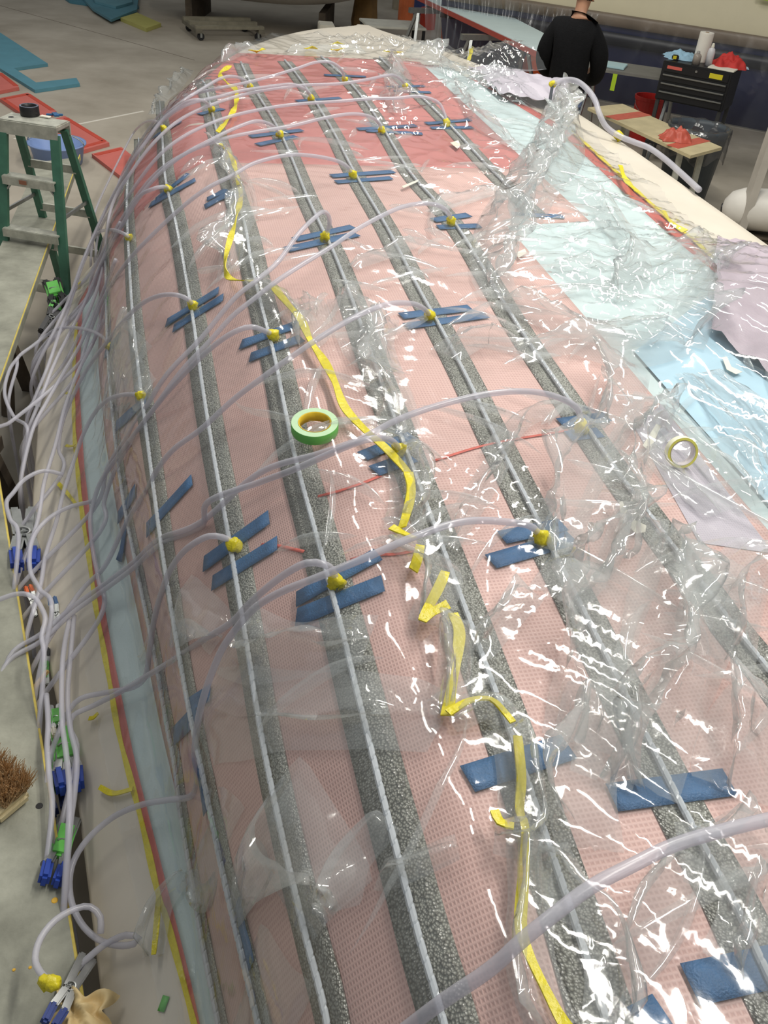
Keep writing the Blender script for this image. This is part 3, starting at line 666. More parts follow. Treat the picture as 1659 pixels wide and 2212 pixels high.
# ------------------------------------------------------------------ hoses
def lump(c, d, L_, r, seed):
    """crumpled wrap of sealant tape around a hose end"""
    d = Vector(d).normalized(); x = d.orthogonal().normalized(); y = d.cross(x); V = []; n = 12; m_ = 9; rr = random.Random(seed)
    for i in range(m_):
        q = i/(m_-1); ra = r*(.62+.5*math.sin(math.pi*q))
        for k in range(n):
            a = 2*math.pi*k/n; j = 1+.38*(rr.random()-.5)+.18*math.sin(3*a+seed+4*q)
            V.append(Vector(c)+d*((q-.5)*L_+.12*L_*(rr.random()-.5))+(x*math.cos(a)+y*math.sin(a))*ra*j)
    F = [(i*n+k, i*n+(k+1) % n, (i+1)*n+(k+1) % n, (i+1)*n+k) for i in range(m_-1) for k in range(n)]+[tuple(range(n-1, -1, -1)), tuple((m_-1)*n+k for k in range(n))]
    return V, F
HR = .0078
def hose(pts, hs, lab, wrap=True, r=HR, drop=True, grp='clear vacuum hoses crossing the hull'):
    n = len(pts); P = []
    for i, (x, y) in enumerate(pts):
        h = np.interp(i/(n-1), np.linspace(0, 1, len(hs)), hs)
        P.append(cast(x, y, h))
    # limit jumps in depth where the ray slides off the hull side
    P = np.array(P)
    for _ in range(2):
        D = np.linalg.norm(P-np.array([0, 0, CAMH]), axis=1); Ds = D.copy(); Ds[1:-1] = (D[:-2]+2*D[1:-1]+D[2:])/4
        P = np.array([0, 0, CAMH])+(P-np.array([0, 0, CAMH]))*(Ds/D)[:, None]
    if drop:
        e_ = P[-1]; s_ = e_[1]; tail = []
        if e_[0] > TL(min(s_, SMAX), .80):
            j_ = rng.uniform(-.02, .02)
            for ds_, dz_, out_ in ((.28, .62, .05), (.55, .86, .05), (.75, .93, .05)):
                q_ = max(-1.2, s_-ds_); tail.append((TL(q_, dz_)-.02+j_, q_, float(fz(q_, TL(q_, dz_)))+out_)); s2 = q_
        else: s2 = s_-.12
        te = min(TL(s2, .95)-.05, e_[0]-.02 if not tail else 9); zt_ = min(.45, e_[2]-.02)
        tail += [(te, s2-.08, zt_), (te-.01, s2-.10, .30), (te, s2-.16, .10), (te+.02, s2-.30, .03)]
        P = np.vstack([P, np.array(tail)])
    C = catmull(P, .02); V, F = tube_geo(C, r, 10, True)
    o = mobj('clear_hose', V, F, M_hose, hull=True, smooth=True)
    tag(o, lab, 'hose', grp)
    if wrap:
        V, F = lump(P[0], C[3]-C[0], .042, .0155, int(pts[0][0]))
        y = mobj('sealant_wrap', V, F, M_ytape, parent=o, smooth=True)
        V, F = tube_geo([P[0], P[0]-np.array([0, .005, max(.004, P[0][2]-float(fz(P[0][1], P[0][0]))-.012)])], .0095, 8)
        mobj('fitting', V, F, mat('fitting_grey', (90, 96, 104), .5), parent=o)
    return o
UPH = [.035, .13, .20, .20, .17, .14, .11, .09, .08, .07, .06]
NODES = [ # strip, px path from the fitting outwards
(8, [(876,187),(868,174),(852,163),(834,163),(792,172),(731,181),(656,184),(560,197),(480,218),(400,252),(340,300),(285,370),(240,450)]),
(8, [(965,266),(960,245),(945,220),(905,208),(855,212),(800,213),(740,218),(640,225),(560,237),(480,257),(400,293),(340,340),(280,420),(230,505),(195,590)]),
(7, [(745,172),(741,158),(733,145),(713,134),(680,135),(641,148),(581,166),(520,181),(460,193),(400,210),(350,242),(300,310),(262,380)]),
(7, [(825,281),(818,266),(800,252),(760,246),(700,255),(625,273),(550,285),(475,302),(400,332),(340,372),(290,432),(240,512),(200,592),(180,660)]),
(7, [(975,478),(968,458),(945,443),(905,440),(855,452),(780,490),(720,530),(650,573),(600,606),(540,652),(500,685),(452,738),(394,799),(340,872),(290,942),(250,1012),(225,1082),(215,1150)]),
(7, [(1256,922),(1249,885),(1215,862),(1150,846),(1060,850),(960,872),(860,906),(780,948),(690,980),(560,1022),(434,1128),(344,1165),(289,1214),(217,1268),(155,1312),(90,1368),(20,1420)]),
(6, [(672,212),(666,200),(654,190),(629,182),(581,187),(520,196),(475,208),(400,228),(340,272),(290,342),(240,432),(205,505)]),
(6, [(762,377),(748,358),(720,345),(670,336),(620,335),(550,352),(500,380),(450,405),(400,442),(350,487),(300,537),(270,572),(230,632),(200,702),(180,762),(160,820)]),
(6, [(928,682),(917,668),(891,656),(844,656),(789,674),(717,713),(645,760),(572,812),(506,862),(434,927),(376,970),(340,1014),(318,1057),(289,1102),(262,1150),(225,1225),(165,1290)]),
(6, [(1170,1162),(1152,1140),(1110,1129),(1006,1126),(898,1158),(789,1205),(681,1249),(608,1278),(554,1310),(518,1348),(485,1393),(463,1440),(441,1502),(427,1563),(421,1629),(427,1684),(412,1720),(362,1728),(307,1738),(246,1764),(188,1814),(155,1872),(152,1937),(174,1992),(210,2028),(253,2042),(289,2039),(300,2026),(271,2020),(224,2042),(181,2078),(155,2107)]),
(5, [(540,186),(532,176),(510,166),(480,168),(440,190),(390,222),(350,257),(318,295),(280,350)]),
(5, [(605,291),(596,278),(580,267),(550,262),(500,280),(450,305),(400,332),(345,374),(300,428),(258,498),(220,575),(190,640)]),
(5, [(702,512),(712,485),(708,463),(696,458),(680,470),(645,505),(600,566),(555,605),(506,645),(434,731),(362,807),(315,880),(271,948),(231,1014),(202,1100)]),
(5, [(862,972),(850,955),(826,946),(790,950),(740,968),(640,1012),(560,1042),(450,1084),(434,1138),(344,1178),(289,1226),(217,1280),(155,1325),(90,1384),(10,1440)]),
(4, [(457,236),(450,225),(435,216),(410,218),(380,236),(350,260),(320,300),(285,352),(250,432),(215,500)]),
(4, [(590,724),(570,714),(542,706),(506,717),(463,746),(416,789),(362,847),(307,916),(253,988),(217,1042),(199,1097),(195,1130),(202,1195),(213,1252),(217,1332)]),
(4, [(726,1256),(718,1232),(700,1219),(663,1216),(619,1238),(572,1274),(536,1307),(499,1345),(434,1386),(362,1433),(307,1466),(253,1498),(202,1524),(159,1545),(152,1574),(166,1629)]),
(3, [(355,279),(348,270),(330,261),(310,266),(290,285),(270,320),(235,390),(208,450)]),
(3, [(363,408),(352,403),(325,410),(300,425),(275,465),(240,530),(210,592),(188,650)]),
(3, [(416,660),(407,647),(380,637),(344,639),(307,656),(268,692),(231,739),(188,797),(156,858),(134,916),(127,970),(134,1022)]),
(3, [(507,1178),(493,1165),(452,1158),(405,1184),(372,1224),(351,1274),(333,1339),(322,1412),(315,1459),(289,1484),(235,1495),(174,1509),(145,1542),(123,1592),(108,1643)]),
(2, [(279,514),(270,506),(250,498),(230,497),(210,505),(190,540),(170,592),(150,652)]),
(2, [(305,855),(290,852),(260,854),(231,865),(203,894),(177,945),(156,1006),(137,1064),(123,1122),(98,1202),(87,1267)]),
(1, [(238,750),(229,734),(203,717),(163,708),(127,710),(101,724),(72,746),(40,771),(36,795)])]
nodes_of = {}
for k, pts in NODES: nodes_of.setdefault(k, []).append(pts[0])
near = {}
for (o, k, mx_, my_) in TP:
    ds = [math.hypot(mx_-a, my_-b) for a, b in nodes_of[k]]; j = int(np.argmin(ds)); near.setdefault((k, j if ds[j] < 110 else -1), []).append((my_, o))
for (k, j), lst in near.items():
    lst.sort(key=lambda q: q[0])
    for i, (_, o) in enumerate(lst):
        if j >= 0:
            pos = '' if len(lst) == 1 else (', piece toward the rounded end' if i == 0 else ', piece away from rounded end')
            lab = 'blue tape at the %s fitting of the %s grey strip%s' % (ORD[j+1], ORD[k], pos)
        else: lab = 'blue tape across the %s grey strip away from fittings%s' % (ORD[k], '' if len(lst) == 1 else (', piece %s' % ('toward the rounded end' if i == 0 else 'toward the brush' if i == len(lst)-1 else 'between two others')))
        tag(o, lab, 'tape', 'blue tape pieces across the grey strips')
cnt = {}
for k, pts in NODES:
    cnt[k] = cnt.get(k, 0)+1
    tot = sum(1 for q, _ in NODES if q == k)
    far = 'only fitting' if tot == 1 else ORD[cnt[k]]+' fitting'
    big = pts[0][1] > 800
    hs = [.03, .085, .13, .15, .14, .12, .10, .09, .08, .07, .06, .06, .06, .06] if pts[0][1] > 420 else [.03, .08, .13, .14, .13, .12, .11, .10, .09, .08, .08, .07, .07]
    hose(pts, hs, drop=not (k == 6 and len(pts) > 25), lab='clear hose from the yellow-wrapped %s %son the %s grey strip' % (far, '' if tot == 1 else 'from the rounded end ', ORD[k]))
LOOSE = [
([(1680,1765),(1565,1793),(1457,1825),(1366,1869),(1276,1916),(1204,1970),(1131,2028),(1059,2093),(960,2160),(880,2220),(800,2280)], [.20, .20, .2], 'thick clear hose crossing freely above the thin yellow tape and blue tape', .0092),
([(225,690),(195,750),(166,790),(119,833),(72,873),(22,912),(-20,945)], [.05, .10, .2], 'clear hose leaving the flange over the far scaffold plank', HR),
([(199,1083),(145,1097),(98,1126),(69,1169),(65,1231),(87,1274),(112,1318)], [.05, .12, .15], 'clear hose arcing from the flange to the blue clamp tips', HR),
([(137,1025),(94,1017),(54,1035),(29,1064),(14,1086),(22,1122),(40,1158)], [.08, .2, .15], 'clear hose curling down to an orange-marked clamp', HR),
([(-20,1302),(36,1283),(72,1289),(90,1314),(98,1339),(90,1375),(95,1430)], [.2, .2, .15], 'clear hose looping over the near plank edge', HR),
([(150,1340),(140,1390),(134,1448),(134,1556),(142,1620),(150,1700),(148,1790)], [.06, .12, .15], 'clear hose hanging straight beside the green-taped clamps', HR),
([(160,1330),(152,1420),(146,1500),(152,1574),(166,1640),(160,1720),(150,1800)], [.05, .10, .14], 'clear hose hanging beside the flange past two green clamps', HR),
([(217,2017),(217,1981),(195,1959),(163,1963),(119,1988),(87,2028),(76,2071),(87,2100),(108,2122)], [.08, .14, .2], 'looped clear hose end with yellow wrap on the near plank', HR),
([(100,1500),(104,1560),(102,1620),(108,1690),(112,1760)], [.1, .1, .1], 'short clear hose dropping behind the plank edge clamps', HR),
([(40,771),(20,800),(10,850),(30,900),(60,930)], [.1, .1, .1], 'clear hose end drooping past the far plank corner', HR),
([(230,640),(205,730),(170,800),(140,880),(120,960),(96,1040),(80,1130)], [.05, .10, .1], 'clear hose sagging along the white flange in the hose bundle', HR),
([(250,560),(215,650),(175,740),(140,800),(100,870),(70,930)], [.05, .12, .12], 'clear hose in the bundle running over the flange to the dark gap', HR),
([(260,480),(222,560),(185,650),(150,720),(120,780),(96,840)], [.05, .12, .12], 'clear hose in the bundle beside the step ladder', HR),
([(245,420),(210,500),(176,580),(150,660),(128,720),(104,790)], [.06, .14, .14], 'clear hose outermost in the bundle beside the step ladder', HR),
([(300,320),(255,400),(215,480),(180,560),(155,630),(130,690)], [.06, .14, .14], 'clear hose sweeping round the hull shoulder by the ladder', HR)]
for i, (pts, hs, lab, r) in enumerate(LOOSE): hose(pts, hs, lab, wrap=False, r=r, drop=i not in (0, 7))
V, F = lump(cast(108,2122,.2), (1, -.4, 0), .045, .015, 4)
tag(mobj('sealant_wrap', V, F, M_ytape, hull=True, smooth=True), 'yellow sealant lump at the looped hose end by the plank', 'sealant wrap')
# vent hose at the hull corner by the worker
o = hose([(1194,181),(1218,173),(1245,175),(1268,192),(1285,216),(1295,246),(1309,273),(1336,293),(1370,307),(1403,320),(1437,344),(1471,374),(1510,410)], [.16, .2, .2, .16, .06, .03, .03, .03, .03], 'clear vent hose arching off the hull corner behind the worker', r=.015, drop=False)
V, F = lump(cast(1336,293,.03), (1, -1, -.1), .05, .024, 9)
mobj('sealant_wrap', V, F, M_ytape, parent=o, smooth=True)

# ------------------------------------------------------------------ tape rolls
def ringgeo(ro, ri, h, n=40):
    g = G(); b = .002
    g.lathe([(ri, 0), (ro-b, 0), (ro, b), (ro, h-b), (ro-b, h), (ri, h)], n); return g
def tape_roll(name, P, ro, ri, h, mo, mf, mc, lab, M, hull_=True):
    e = empty(name, P)
    if hull_: e.matrix_world = ROT @ Matrix.Translation(Vector(P)) @ M.to_4x4()
    else: e.matrix_world = Matrix.Translation(Vector(P)) @ M.to_4x4()
    g = G().lathe([(ro-.001, .0), (ro, .002), (ro, h-.002), (ro-.001, h)], 48); g.ob('outer_wrap', mo, e, smooth=True)
    G().lathe([(ro-.001, h), (ri+.004, h+.0004), (ri+.003, h-.001)], 48).lathe([(ri+.003, .001), (ri+.004, 0), (ro-.001, 0)], 48).ob('tape_face', mf, e)
    G().lathe([(ri+.003, h+.0008), (ri, h-.0005), (ri, .0005), (ri+.003, 0), (ri+.003, h)], 48).ob('cardboard_core', mc, e, smooth=True)
    return tag(e, lab, 'tape roll')
p = cast(680, 930, .03)
tape_roll('tape_roll', p, .058, .0375, .026, M_gtape, M_gtape2, M_ycore, 'green masking tape roll with yellow core lying on the film', Matrix.Rotation(.10, 3, 'X') @ Matrix.Rotation(-.06, 3, 'Y'))
p = cast(1464, 985, .03)
M_cream = mat('cream_tape', (222, 220, 196), .5, var=.05, scale=40)
d = loc(-ray(1470, 965)); zax = Vector((d[0]*.9+.35, d[1]*.9-.10, d[2]*.55)).normalized(); xa = zax.orthogonal().normalized()
q = Vector((0, 0, 1)); xa = q.cross(zax).normalized(); ya = zax.cross(xa)
Mr = Matrix((xa, ya, zax)).transposed()
tape_roll('tape_roll', Vector(p)+Vector((0, 0, .015)), .039, .028, .022, M_cream, mat('yellowed_tape_face', (206, 200, 96), .5, var=.1, scale=40), mat('white_core', (214, 206, 206), .5, var=.08, scale=40), 'small cream tape roll standing on edge beside the light blue sheet', Mr)

# ------------------------------------------------------------------ scaffold planks, ladder, clamps
def plank(pxs, z, th, lab):
    e = empty('scaffold_plank', (0, 0, 0)); poly = [at(x, y, z)[:2] for x, y in pxs]
    G().prism(poly, z-th, z).ob('board', M_plank, e)
    return tag(e, lab, 'plank'), poly
pl1, poly1 = plank([(81, 350), (172, 339), (-60, 1000), (-207, 1000)], .5, .04, 'grey paint-spattered scaffold plank running through the green step ladder')
G().beam(tuple(at(173, 339, .485)), tuple(at(-59, 1000, .485)), .006, .036).ob('edge_band', M_yedge, pl1)
a, b = at(-10, 1000, .5), at(190, 2250, .5)
dv = (a-b)/np.linalg.norm(a-b); lv_ = np.array([dv[1], -dv[0], 0]); lv_ *= -1 if lv_[0] > 0 else 1
far_, near_ = a+dv*.35, b-dv*.9
P4 = [far_, near_, near_+lv_*.42, far_+lv_*.42]
pl2 = empty('scaffold_plank'); G().prism([p_[:2] for p_ in P4], .455, .5).ob('board', M_plank, pl2)
G().beam(tuple(far_*[1, 1, 0]+[0, 0, .478]-lv_*.003), tuple(near_*[1, 1, 0]+[0, 0, .478]-lv_*.003), .006, .042).ob('edge_band', M_yedge, pl2)
for x, y in ((85, 1741), (95, 1865)):
    G().lathe([(0, .5012), (.009, .5012), (.0095, .4995)], 14, c=(at(x, y, .5)[0], at(x, y, .5)[1], 0)).ob('bolt_hole', M_black, pl2)
for x, y, r_ in ((118, 1945, .008), (135, 1955, .005), (65, 2090, .004), (30, 2095, .004), (122, 1915, .004)):
    c = at(x, y, .5); G().lathe([(0, .5016), (r_*.8, .5014), (r_, .5)], 10, c=(c[0], c[1], 0)).ob('paint_drip', mat('orange_drip', (206, 160, 40), .5), pl2)
tag(pl2, 'grey paint-stained scaffold plank beside the flange holding a brush', 'plank')
# trestles carrying the planks
for nm_, P_, lab in (('plank_trestle', at(-40, 860, 0), 'dark timber trestle under the far plank'), ('plank_trestle', (far_+lv_*.2), 'dark timber trestle under the near plank')):
    e = empty('plank_trestle', (P_[0], P_[1], 0)); zt = .455
    G().box((0, 0, zt-.03), (.5, .07, .06)).ob('top_beam', M_dwood, e)
    for sx in (-.2, .2):
        for sy in (-.14, .14): G().beam((sx, sy, 0), (sx, 0, zt-.06), .05, .05).ob('leg', M_dwood, e)
    tag(e, lab, 'trestle')
# mold cradle under the flange
for i, s in enumerate(np.arange(.4, 3.0, 1.2)):
    e = empty('mold_cradle'); e.matrix_world = ROT
    t0 = TL(s, .95)+.06; z1 = float(fz(s, t0))-.10
    G().beam((t0, s, .0), (t0, s, z1), .09, .09).ob('post', M_dwood, e)
    G().beam((t0+.05, s, .05), (t0+.9, s, z1-.05), .05, .09).ob('brace', M_dwood, e)
    G().beam((t0-.03, s, z1-.06), (2.2, s, z1-.06), .06, .12).ob('cross_beam', M_dwood, e)
    G().beam((2.2, s, 0), (2.2, s, z1), .09, .09).ob('post', M_dwood, e)
    tag(e, 'dark timber cradle frame holding up the hull mold', 'cradle', 'cradle frames under the hull mold')

# step ladder
L0 = at(72, 258, 1.15); LB = at(95, 470, .45)
lad = empty('step_ladder', (L0[0], L0[1], 0), rz=math.radians(-8)); lad.scale = (.88, .9, 1)
G().box((0, 0, 1.135), (.40, .17, .03), bev=.006).box((0, -.082, 1.11), (.40, .012, .07)).box((0, .082, 1.11), (.40, .012, .07)).ob('top_cap', M_alum, lad)
G().lathe([(0, 1.1515), (.016, 1.1515), (.017, 1.149)], 16, c=(-.14, -.02, 0)).ob('cap_hole', M_black, lad)
for sx in (-1, 1):
    G().beam((sx*.175, -.07, 1.10), (sx*.235, -.32, .02), .026, .06, upv=(1, 0, 0)).ob('front_rail', M_green, lad)
    G().beam((sx*.165, .07, 1.10), (sx*.215, .42, .02), .028, .05, upv=(1, 0, 0)).ob('rear_rail', M_green, lad)
    G().beam((sx*.20, -.17, .66), (sx*.19, .20, .66), .012, .02).ob('spreader', M_metal, lad)
    G().box((sx*.236, -.322, .012), (.05, .09, .024), bev=.004).ob('foot', M_black, lad)
    G().box((sx*.216, .422, .012), (.045, .07, .024), bev=.004).ob('foot', M_black, lad)
    G().beam((sx*.19, -.145, .76), (sx*.10, -.14, .855), .008, .022, upv=(0, 1, 0)).ob('step_brace', M_metal, lad)
for z in (.29, .575, .86):
    q = (1.10-z)/1.08; y = -.07-.25*q; hw = .175+.06*q
    G().box((0, y, z), (2*hw-.02, .085, .012), bev=.003).box((0, y-.04, z-.02), (2*hw-.02, .008, .045)).ob('step', M_alum, lad)
    y2 = .07+.35*q; hw2 = .165+.05*q
    G().box((0, y2, z), (2*hw2-.01, .02, .045)).ob('rear_bar', M_alum, lad)
G().box((-.03, -.178, .845), (.05, .003, .022)).ob('warning_label', mat('label_brown', (140, 92, 70), .6), lad)
tag(lad, 'green fibreglass step ladder with grey cap standing over a plank', 'ladder')
c = at(65, 247, 1.155); tape_roll('tape_roll', (c[0], c[1], 1.151), .052, .038, .052, M_black, mat('dark_tape_face', (96, 100, 118), .4, var=.2, scale=50), M_black, 'black tape roll sitting on the ladder cap', Matrix.Identity(3), hull_=False)
c = at(118, 248, 1.155)
g = G(); g.box((c[0], c[1], 1.156), (.09, .022, .008), rz=.3, bev=.002).box((c[0]+.01, c[1]-.01, 1.160), (.03, .06, .01), rz=.6, bev=.002)
tag(g.ob('blue_tape_scrap', M_btape), 'crumpled blue tape scrap on the ladder cap', 'tape')
c = at(98, 252, 1.155)
tag(G().box((c[0], c[1], 1.1555), (.06, .03, .007), rz=-.2, bev=.002).ob('white_wipe', M_label), 'small white wipe lying on the ladder cap beside black tape', 'wipe')

def clamp(px, z0, z1, tipm, lab, wrap=M_gtape, body=M_metal, scale=1.0, tape=True):
    """spring clamp: two handles, two jaws with soft tips, spring pivot, green tape wrap; px = handle end and tip end"""
    (x0, y0), (x1, y1) = px; a = Vector(at(x0, y0, z0)); b = Vector(at(x1, y1, z1)); L_ = (b-a).length; y = (b-a).normalized()
    v = Vector(tuple(-ray((x0+x1)/2, (y0+y1)/2))); x = y.cross(v).normalized(); z = x.cross(y)
    e = empty('spring_clamp'); e.matrix_world = Matrix.Translation(a) @ Matrix((x, y, z)).transposed().to_4x4()
    w_ = L_*.10
    for sx in (-1, 1):
        G().beam((sx*L_*.075, 0, 0), (sx*L_*.04, L_*.5, 0), w_, w_*1.2, bev=w_*.2).ob('handle', body, e)
        G().beam((sx*L_*.04, L_*.5, 0), (sx*L_*.075, L_*.78, 0), w_, w_*1.2, bev=w_*.2).ob('jaw', body, e)
        G().beam((sx*L_*.075, L_*.72, 0), (sx*L_*.06, L_, 0), w_*1.05, w_*1.4, bev=w_*.3).ob('soft_tip', tipm, e)
    g = G()
    g.tube([(math.cos(t)*L_*.05, L_*.48+math.sin(t)*L_*.05, (t/25-.5)*w_*1.6) for t in np.linspace(0, 25, 60)], w_*.12, 5); g.ob('spring', M_metal, e)
    if tape:
        G().box((0, L_*.40, 0), (L_*.20, L_*.50, w_*1.5), bev=w_*.3).ob('tape_wrap', wrap, e)
    return tag(e, lab, 'clamp', 'spring clamps along the flange edge')
clamp(((132, 1560), (152, 1706)), .42, .50, M_blue, 'green-taped spring clamp with bright blue tips gripping the flange')
clamp(((98, 1622), (130, 1755)), .40, .46, mat('clamp_navy', (28, 40, 84), .5), 'green-taped spring clamp with navy tips behind the plank edge')
clamp(((150, 1770), (108, 1908)), .44, .53, M_blue, 'slanted green-taped spring clamp with blue tips over the plank edge')
clamp(((190, 2068), (104, 2218)), .50, .55, mat('clamp_navy2', (24, 50, 120), .5), 'large bare metal spring clamp with blue tips beside the yellow glove', tape=False)
clamp(((50, 1105), (55, 1228)), .44, .5, M_blue, 'bare spring clamp with blue tips hanging by the plank corner', tape=False)
clamp(((128, 1362), (112, 1290)), .46, .5, mat('clamp_slate', (62, 96, 140), .5), 'small slate blue spring clamp where hoses meet the flange', tape=False)
clamp(((84, 1330), (60, 1265)), .42, .46, mat('clamp_orange', (214, 104, 50), .5), 'small spring clamp with orange tips below the flange', tape=False)
clamp(((95, 1480), (98, 1400)), .42, .46, M_black, 'black spring clamp wrapped in plain green tape by a wooden peg')
clamp(((112, 610), (130, 665)), .46, .5, M_black, 'black spring clamp at the flange below the ladder', body=M_black)
clamp(((96, 720), (124, 655)), .46, .5, M_gtape, 'spring clamp with green tips at the flange below the ladder', tape=False, body=M_black)
clamp(((80, 880), (92, 835)), .45, .5, mat('clamp_olive', (140, 140, 60), .5), 'olive-tipped spring clamp in the hose bundle', tape=False)
clamp(((118, 1525), (126, 1590)), .45, .48, M_label, 'spring clamp with white tips below a green tape scrap', tape=True)
tag(G().beam(tuple(at(70, 1490, .45)), tuple(at(104, 1448, .47)), .014, .010, bev=.003).ob('wooden_peg', mat('peg_wood', (200, 170, 110), .7)), 'short wooden peg wedged below the flange', 'peg')
p1 = cast(355, 2170, .004)
tag(ribbon('green_tape_tag', [ST(349, 2186), ST(361, 2152)], .018, .004, M_gtape, cols=3, step=.01), 'small square of green tape on the white flange', 'tape')
# brush
e = empty('floor_brush', tuple(at(15, 1715, .5)))
bz = math.radians(-30)
G().box((-.05, 0, .018), (.22, .10, .03), rz=bz, bev=.008).ob('brush_head', M_wood, e)
g = G(); rr = random.Random(3); Mz = Matrix.Rotation(bz, 3, 'Z')
for i in range(2600):
    x, y = rr.uniform(-.155, .055), rr.uniform(-.045, .045); q = Vector((x, y, .03)); tip = q+Vector((rr.uniform(-.01, .035), rr.uniform(-.025, .025), .055))
    d_ = Vector((.0010, .0008*rr.choice((-1, 1)), 0)); g.add([Mz @ (q-d_), Mz @ (q+d_), Mz @ (tip+d_*.5), Mz @ (tip-d_*.5)], [(0, 1, 2, 3)])
br = g.ob('bristles', mat('bristle_brown', (196, 164, 122), .8, var=.3, scale=90), e); br['kind'] = 'stuff'
tag(e, 'brown bristle brush head lying on the near plank', 'brush')
# yellow glove / folded paper
g = G(); c0 = at(175, 2200, .5); V = []; nx = 22
for i in range(nx):
    for j in range(nx):
        u, v = i/(nx-1)-.5, j/(nx-1)-.5
        h = .02+.03*math.exp(-(u*5)**2)*(1+.4*math.sin(v*17))+.02*math.sin(u*14+v*9)
        rad = 1-.25*math.sin(5*math.atan2(v, u))
        V.append((c0[0]+u*.12*rad, c0[1]+v*.09*rad, .503+max(.0, h*.6)))
tag(mobj('rubber_glove', V, grid_faces(nx, nx), mat('latex_cream', (214, 190, 140), .6, var=.08, scale=20), smooth=True), 'crumpled cream yellow latex glove by the large bare clamp', 'glove')

# ------------------------------------------------------------------ foam panels on the floor
M_bfoam = mat('blue_foam_panel', (88, 142, 158), .6, var=.06, scale=5)
M_rfoam = mat('red_foam_panel', (200, 106, 96), .6, var=.06, scale=5)
M_rborder = mat('red_foam_groove', (192, 72, 52), .6, var=.05, scale=8)
M_yfoam = mat('olive_foam_panel', (172, 168, 96), .6, var=.06, scale=5)
def panel(pxs, m, lab, z=0.0, th=.035, border=None, grp=None):
    poly = [at(x, y, z+th)[:2] for x, y in pxs]; e = G().prism(poly, z+.001, z+th).ob('foam_sheet', m)
    if border:
        n = len(poly)
        cen = sum(np.array(p) for p in poly)/n
        for i in border:
            a_, b_ = np.array(poly[i]), np.array(poly[(i+1) % n]); a2 = a_+(cen-a_)*.14; b2 = b_+(cen-b_)*.14
            G().beam((*a2, z+th+.001), (*b2, z+th+.001), .05, .004).ob('groove', M_rborder, e)
    return tag(e, lab, 'foam panel', grp)
panel([(-20, 62), (0, 70), (103, 137), (30, 147), (78, 178), (165, 168), (172, 180), (75, 194), (-20, 135)], M_bfoam, 'L-shaped blue foam panel lying on the concrete floor')
panel([(-20, 150), (0, 156), (41, 188), (-20, 200)], M_rfoam, 'red foam panel corner beside the L-shaped blue panel', border=[1])
panel([(-2, 212), (60, 200), (122, 240), (70, 262)], M_rfoam, 'red foam panel with grooved rim behind the ladder cap', border=[0, 1, 3])
panel([(80, 268), (140, 250), (236, 308), (172, 326)], M_rfoam, 'red foam panel lying right behind the ladder rails', border=[1, 2])
panel([(198, 332), (262, 317), (330, 372), (268, 386)], M_rfoam, 'red foam panel partly hidden behind the hull shoulder', border=[0])
for i, (pxs, lab) in enumerate((([(128, -14), (285, -14), (300, 14), (252, 30), (215, 12), (150, 2)], 'lowest blue foam sheet in the offcut stack'),
     ([(170, -14), (300, -14), (296, 20), (240, 42), (200, 18)], 'middle blue foam sheet in the offcut stack'),
     ([(190, -20), (282, -20), (286, 4), (250, 14), (205, 2)], 'topmost blue foam sheet in the offcut stack'))):
    panel(pxs, mat('teal_foam%d' % i, (66+12*i, 116+10*i, 132+8*i), .6, var=.1, scale=3), lab, z=.036*i, grp='foam offcut stack')
panel([(260, 38), (296, 27), (348, 50), (316, 61)], M_yfoam, 'olive yellow foam panel lying by the foam offcut stack', z=.0, th=.05)
# floor joints
for pts in ([(0, 12), (420, 130)], [(170, 268), (310, 240)], [(30, 300), (85, 287)]):
    a_, b_ = at(*pts[0], .001), at(*pts[1], .001)
    wht = pts[0][1] > 200
    o = G().beam(tuple(a_), tuple(b_), .03 if wht else .012, .002).ob('trim_1', mat('floor_paint_line', (222, 216, 204), .6) if wht else mat('floor_joint', (120, 110, 98), .8)); o['kind'] = 'structure'
# blue tub behind ladder
c = at(128, 352, 0.0); e = empty('blue_tub', (c[0], c[1], 0))
M_tub = mat('tub_blue', (128, 152, 200), .4)
G().lathe([(0, .01), (.20, .01), (.23, .16), (.25, .17), (.25, .18), (.22, .175), (.19, .03), (0, .03)], 28).ob('tub', M_tub, e, smooth=True)
G().tube([(.25*math.cos(a_), -.02+.0*a_, .17+.10*math.sin(a_)) for a_ in np.linspace(0, math.pi, 14)], .006, 6).ob('bail', M_metal, e)
tag(e, 'low pale blue tub on the floor behind the ladder', 'tub')

# ------------------------------------------------------------------ far background, top: dolly, grey hull, post, block, cart
dc = at(482, 48, .18); dol = empty('wheeled_dolly', (dc[0], dc[1], 0), rz=math.radians(28))
for y in (-.32, 0, .32): G().box((0, y, .17), (1.0, .09, .04)).ob('deck_board', mat('dolly_wood', (128, 122, 104), .8, var=.2, scale=6), dol)
for x in (-.46, .46): G().box((x, 0, .125), (.09, .78, .05)).ob('cross_rail', mat('dolly_wood2', (108, 102, 88), .8, var=.2, scale=6), dol)
for x in (-.42, .42):
    for y in (-.32, .32):
        wl = G().lathe([(0, -.02), (.045, -.02), (.05, -.012), (.05, .012), (.045, .02), (0, .02)], 16, c=(x, y, .051), M=Matrix.Rotation(math.pi/2, 3, 'X')).ob('caster', M_black, dol)
        G().box((x, y-.028, .075), (.03, .006, .07)).box((x, y+.028, .075), (.03, .006, .07)).ob('caster_fork', M_metal, wl)
tag(dol, 'low wooden furniture dolly on casters on the concrete floor', 'dolly')
hc = at(550, 16, .33); V = []; nu, nv = 36, 18
for i in range(nu):
    for j in range(nv):
        u = i/(nu-1)*2-1; a_ = math.pi*(j/(nv-1)); wd = (1-abs(u)**2.6)**.6
        V.append((hc[0]+u*2.2, hc[1]+.5-math.cos(a_)*wd*1.1, .95-math.sin(a_)*wd*.60+.08*u*u))
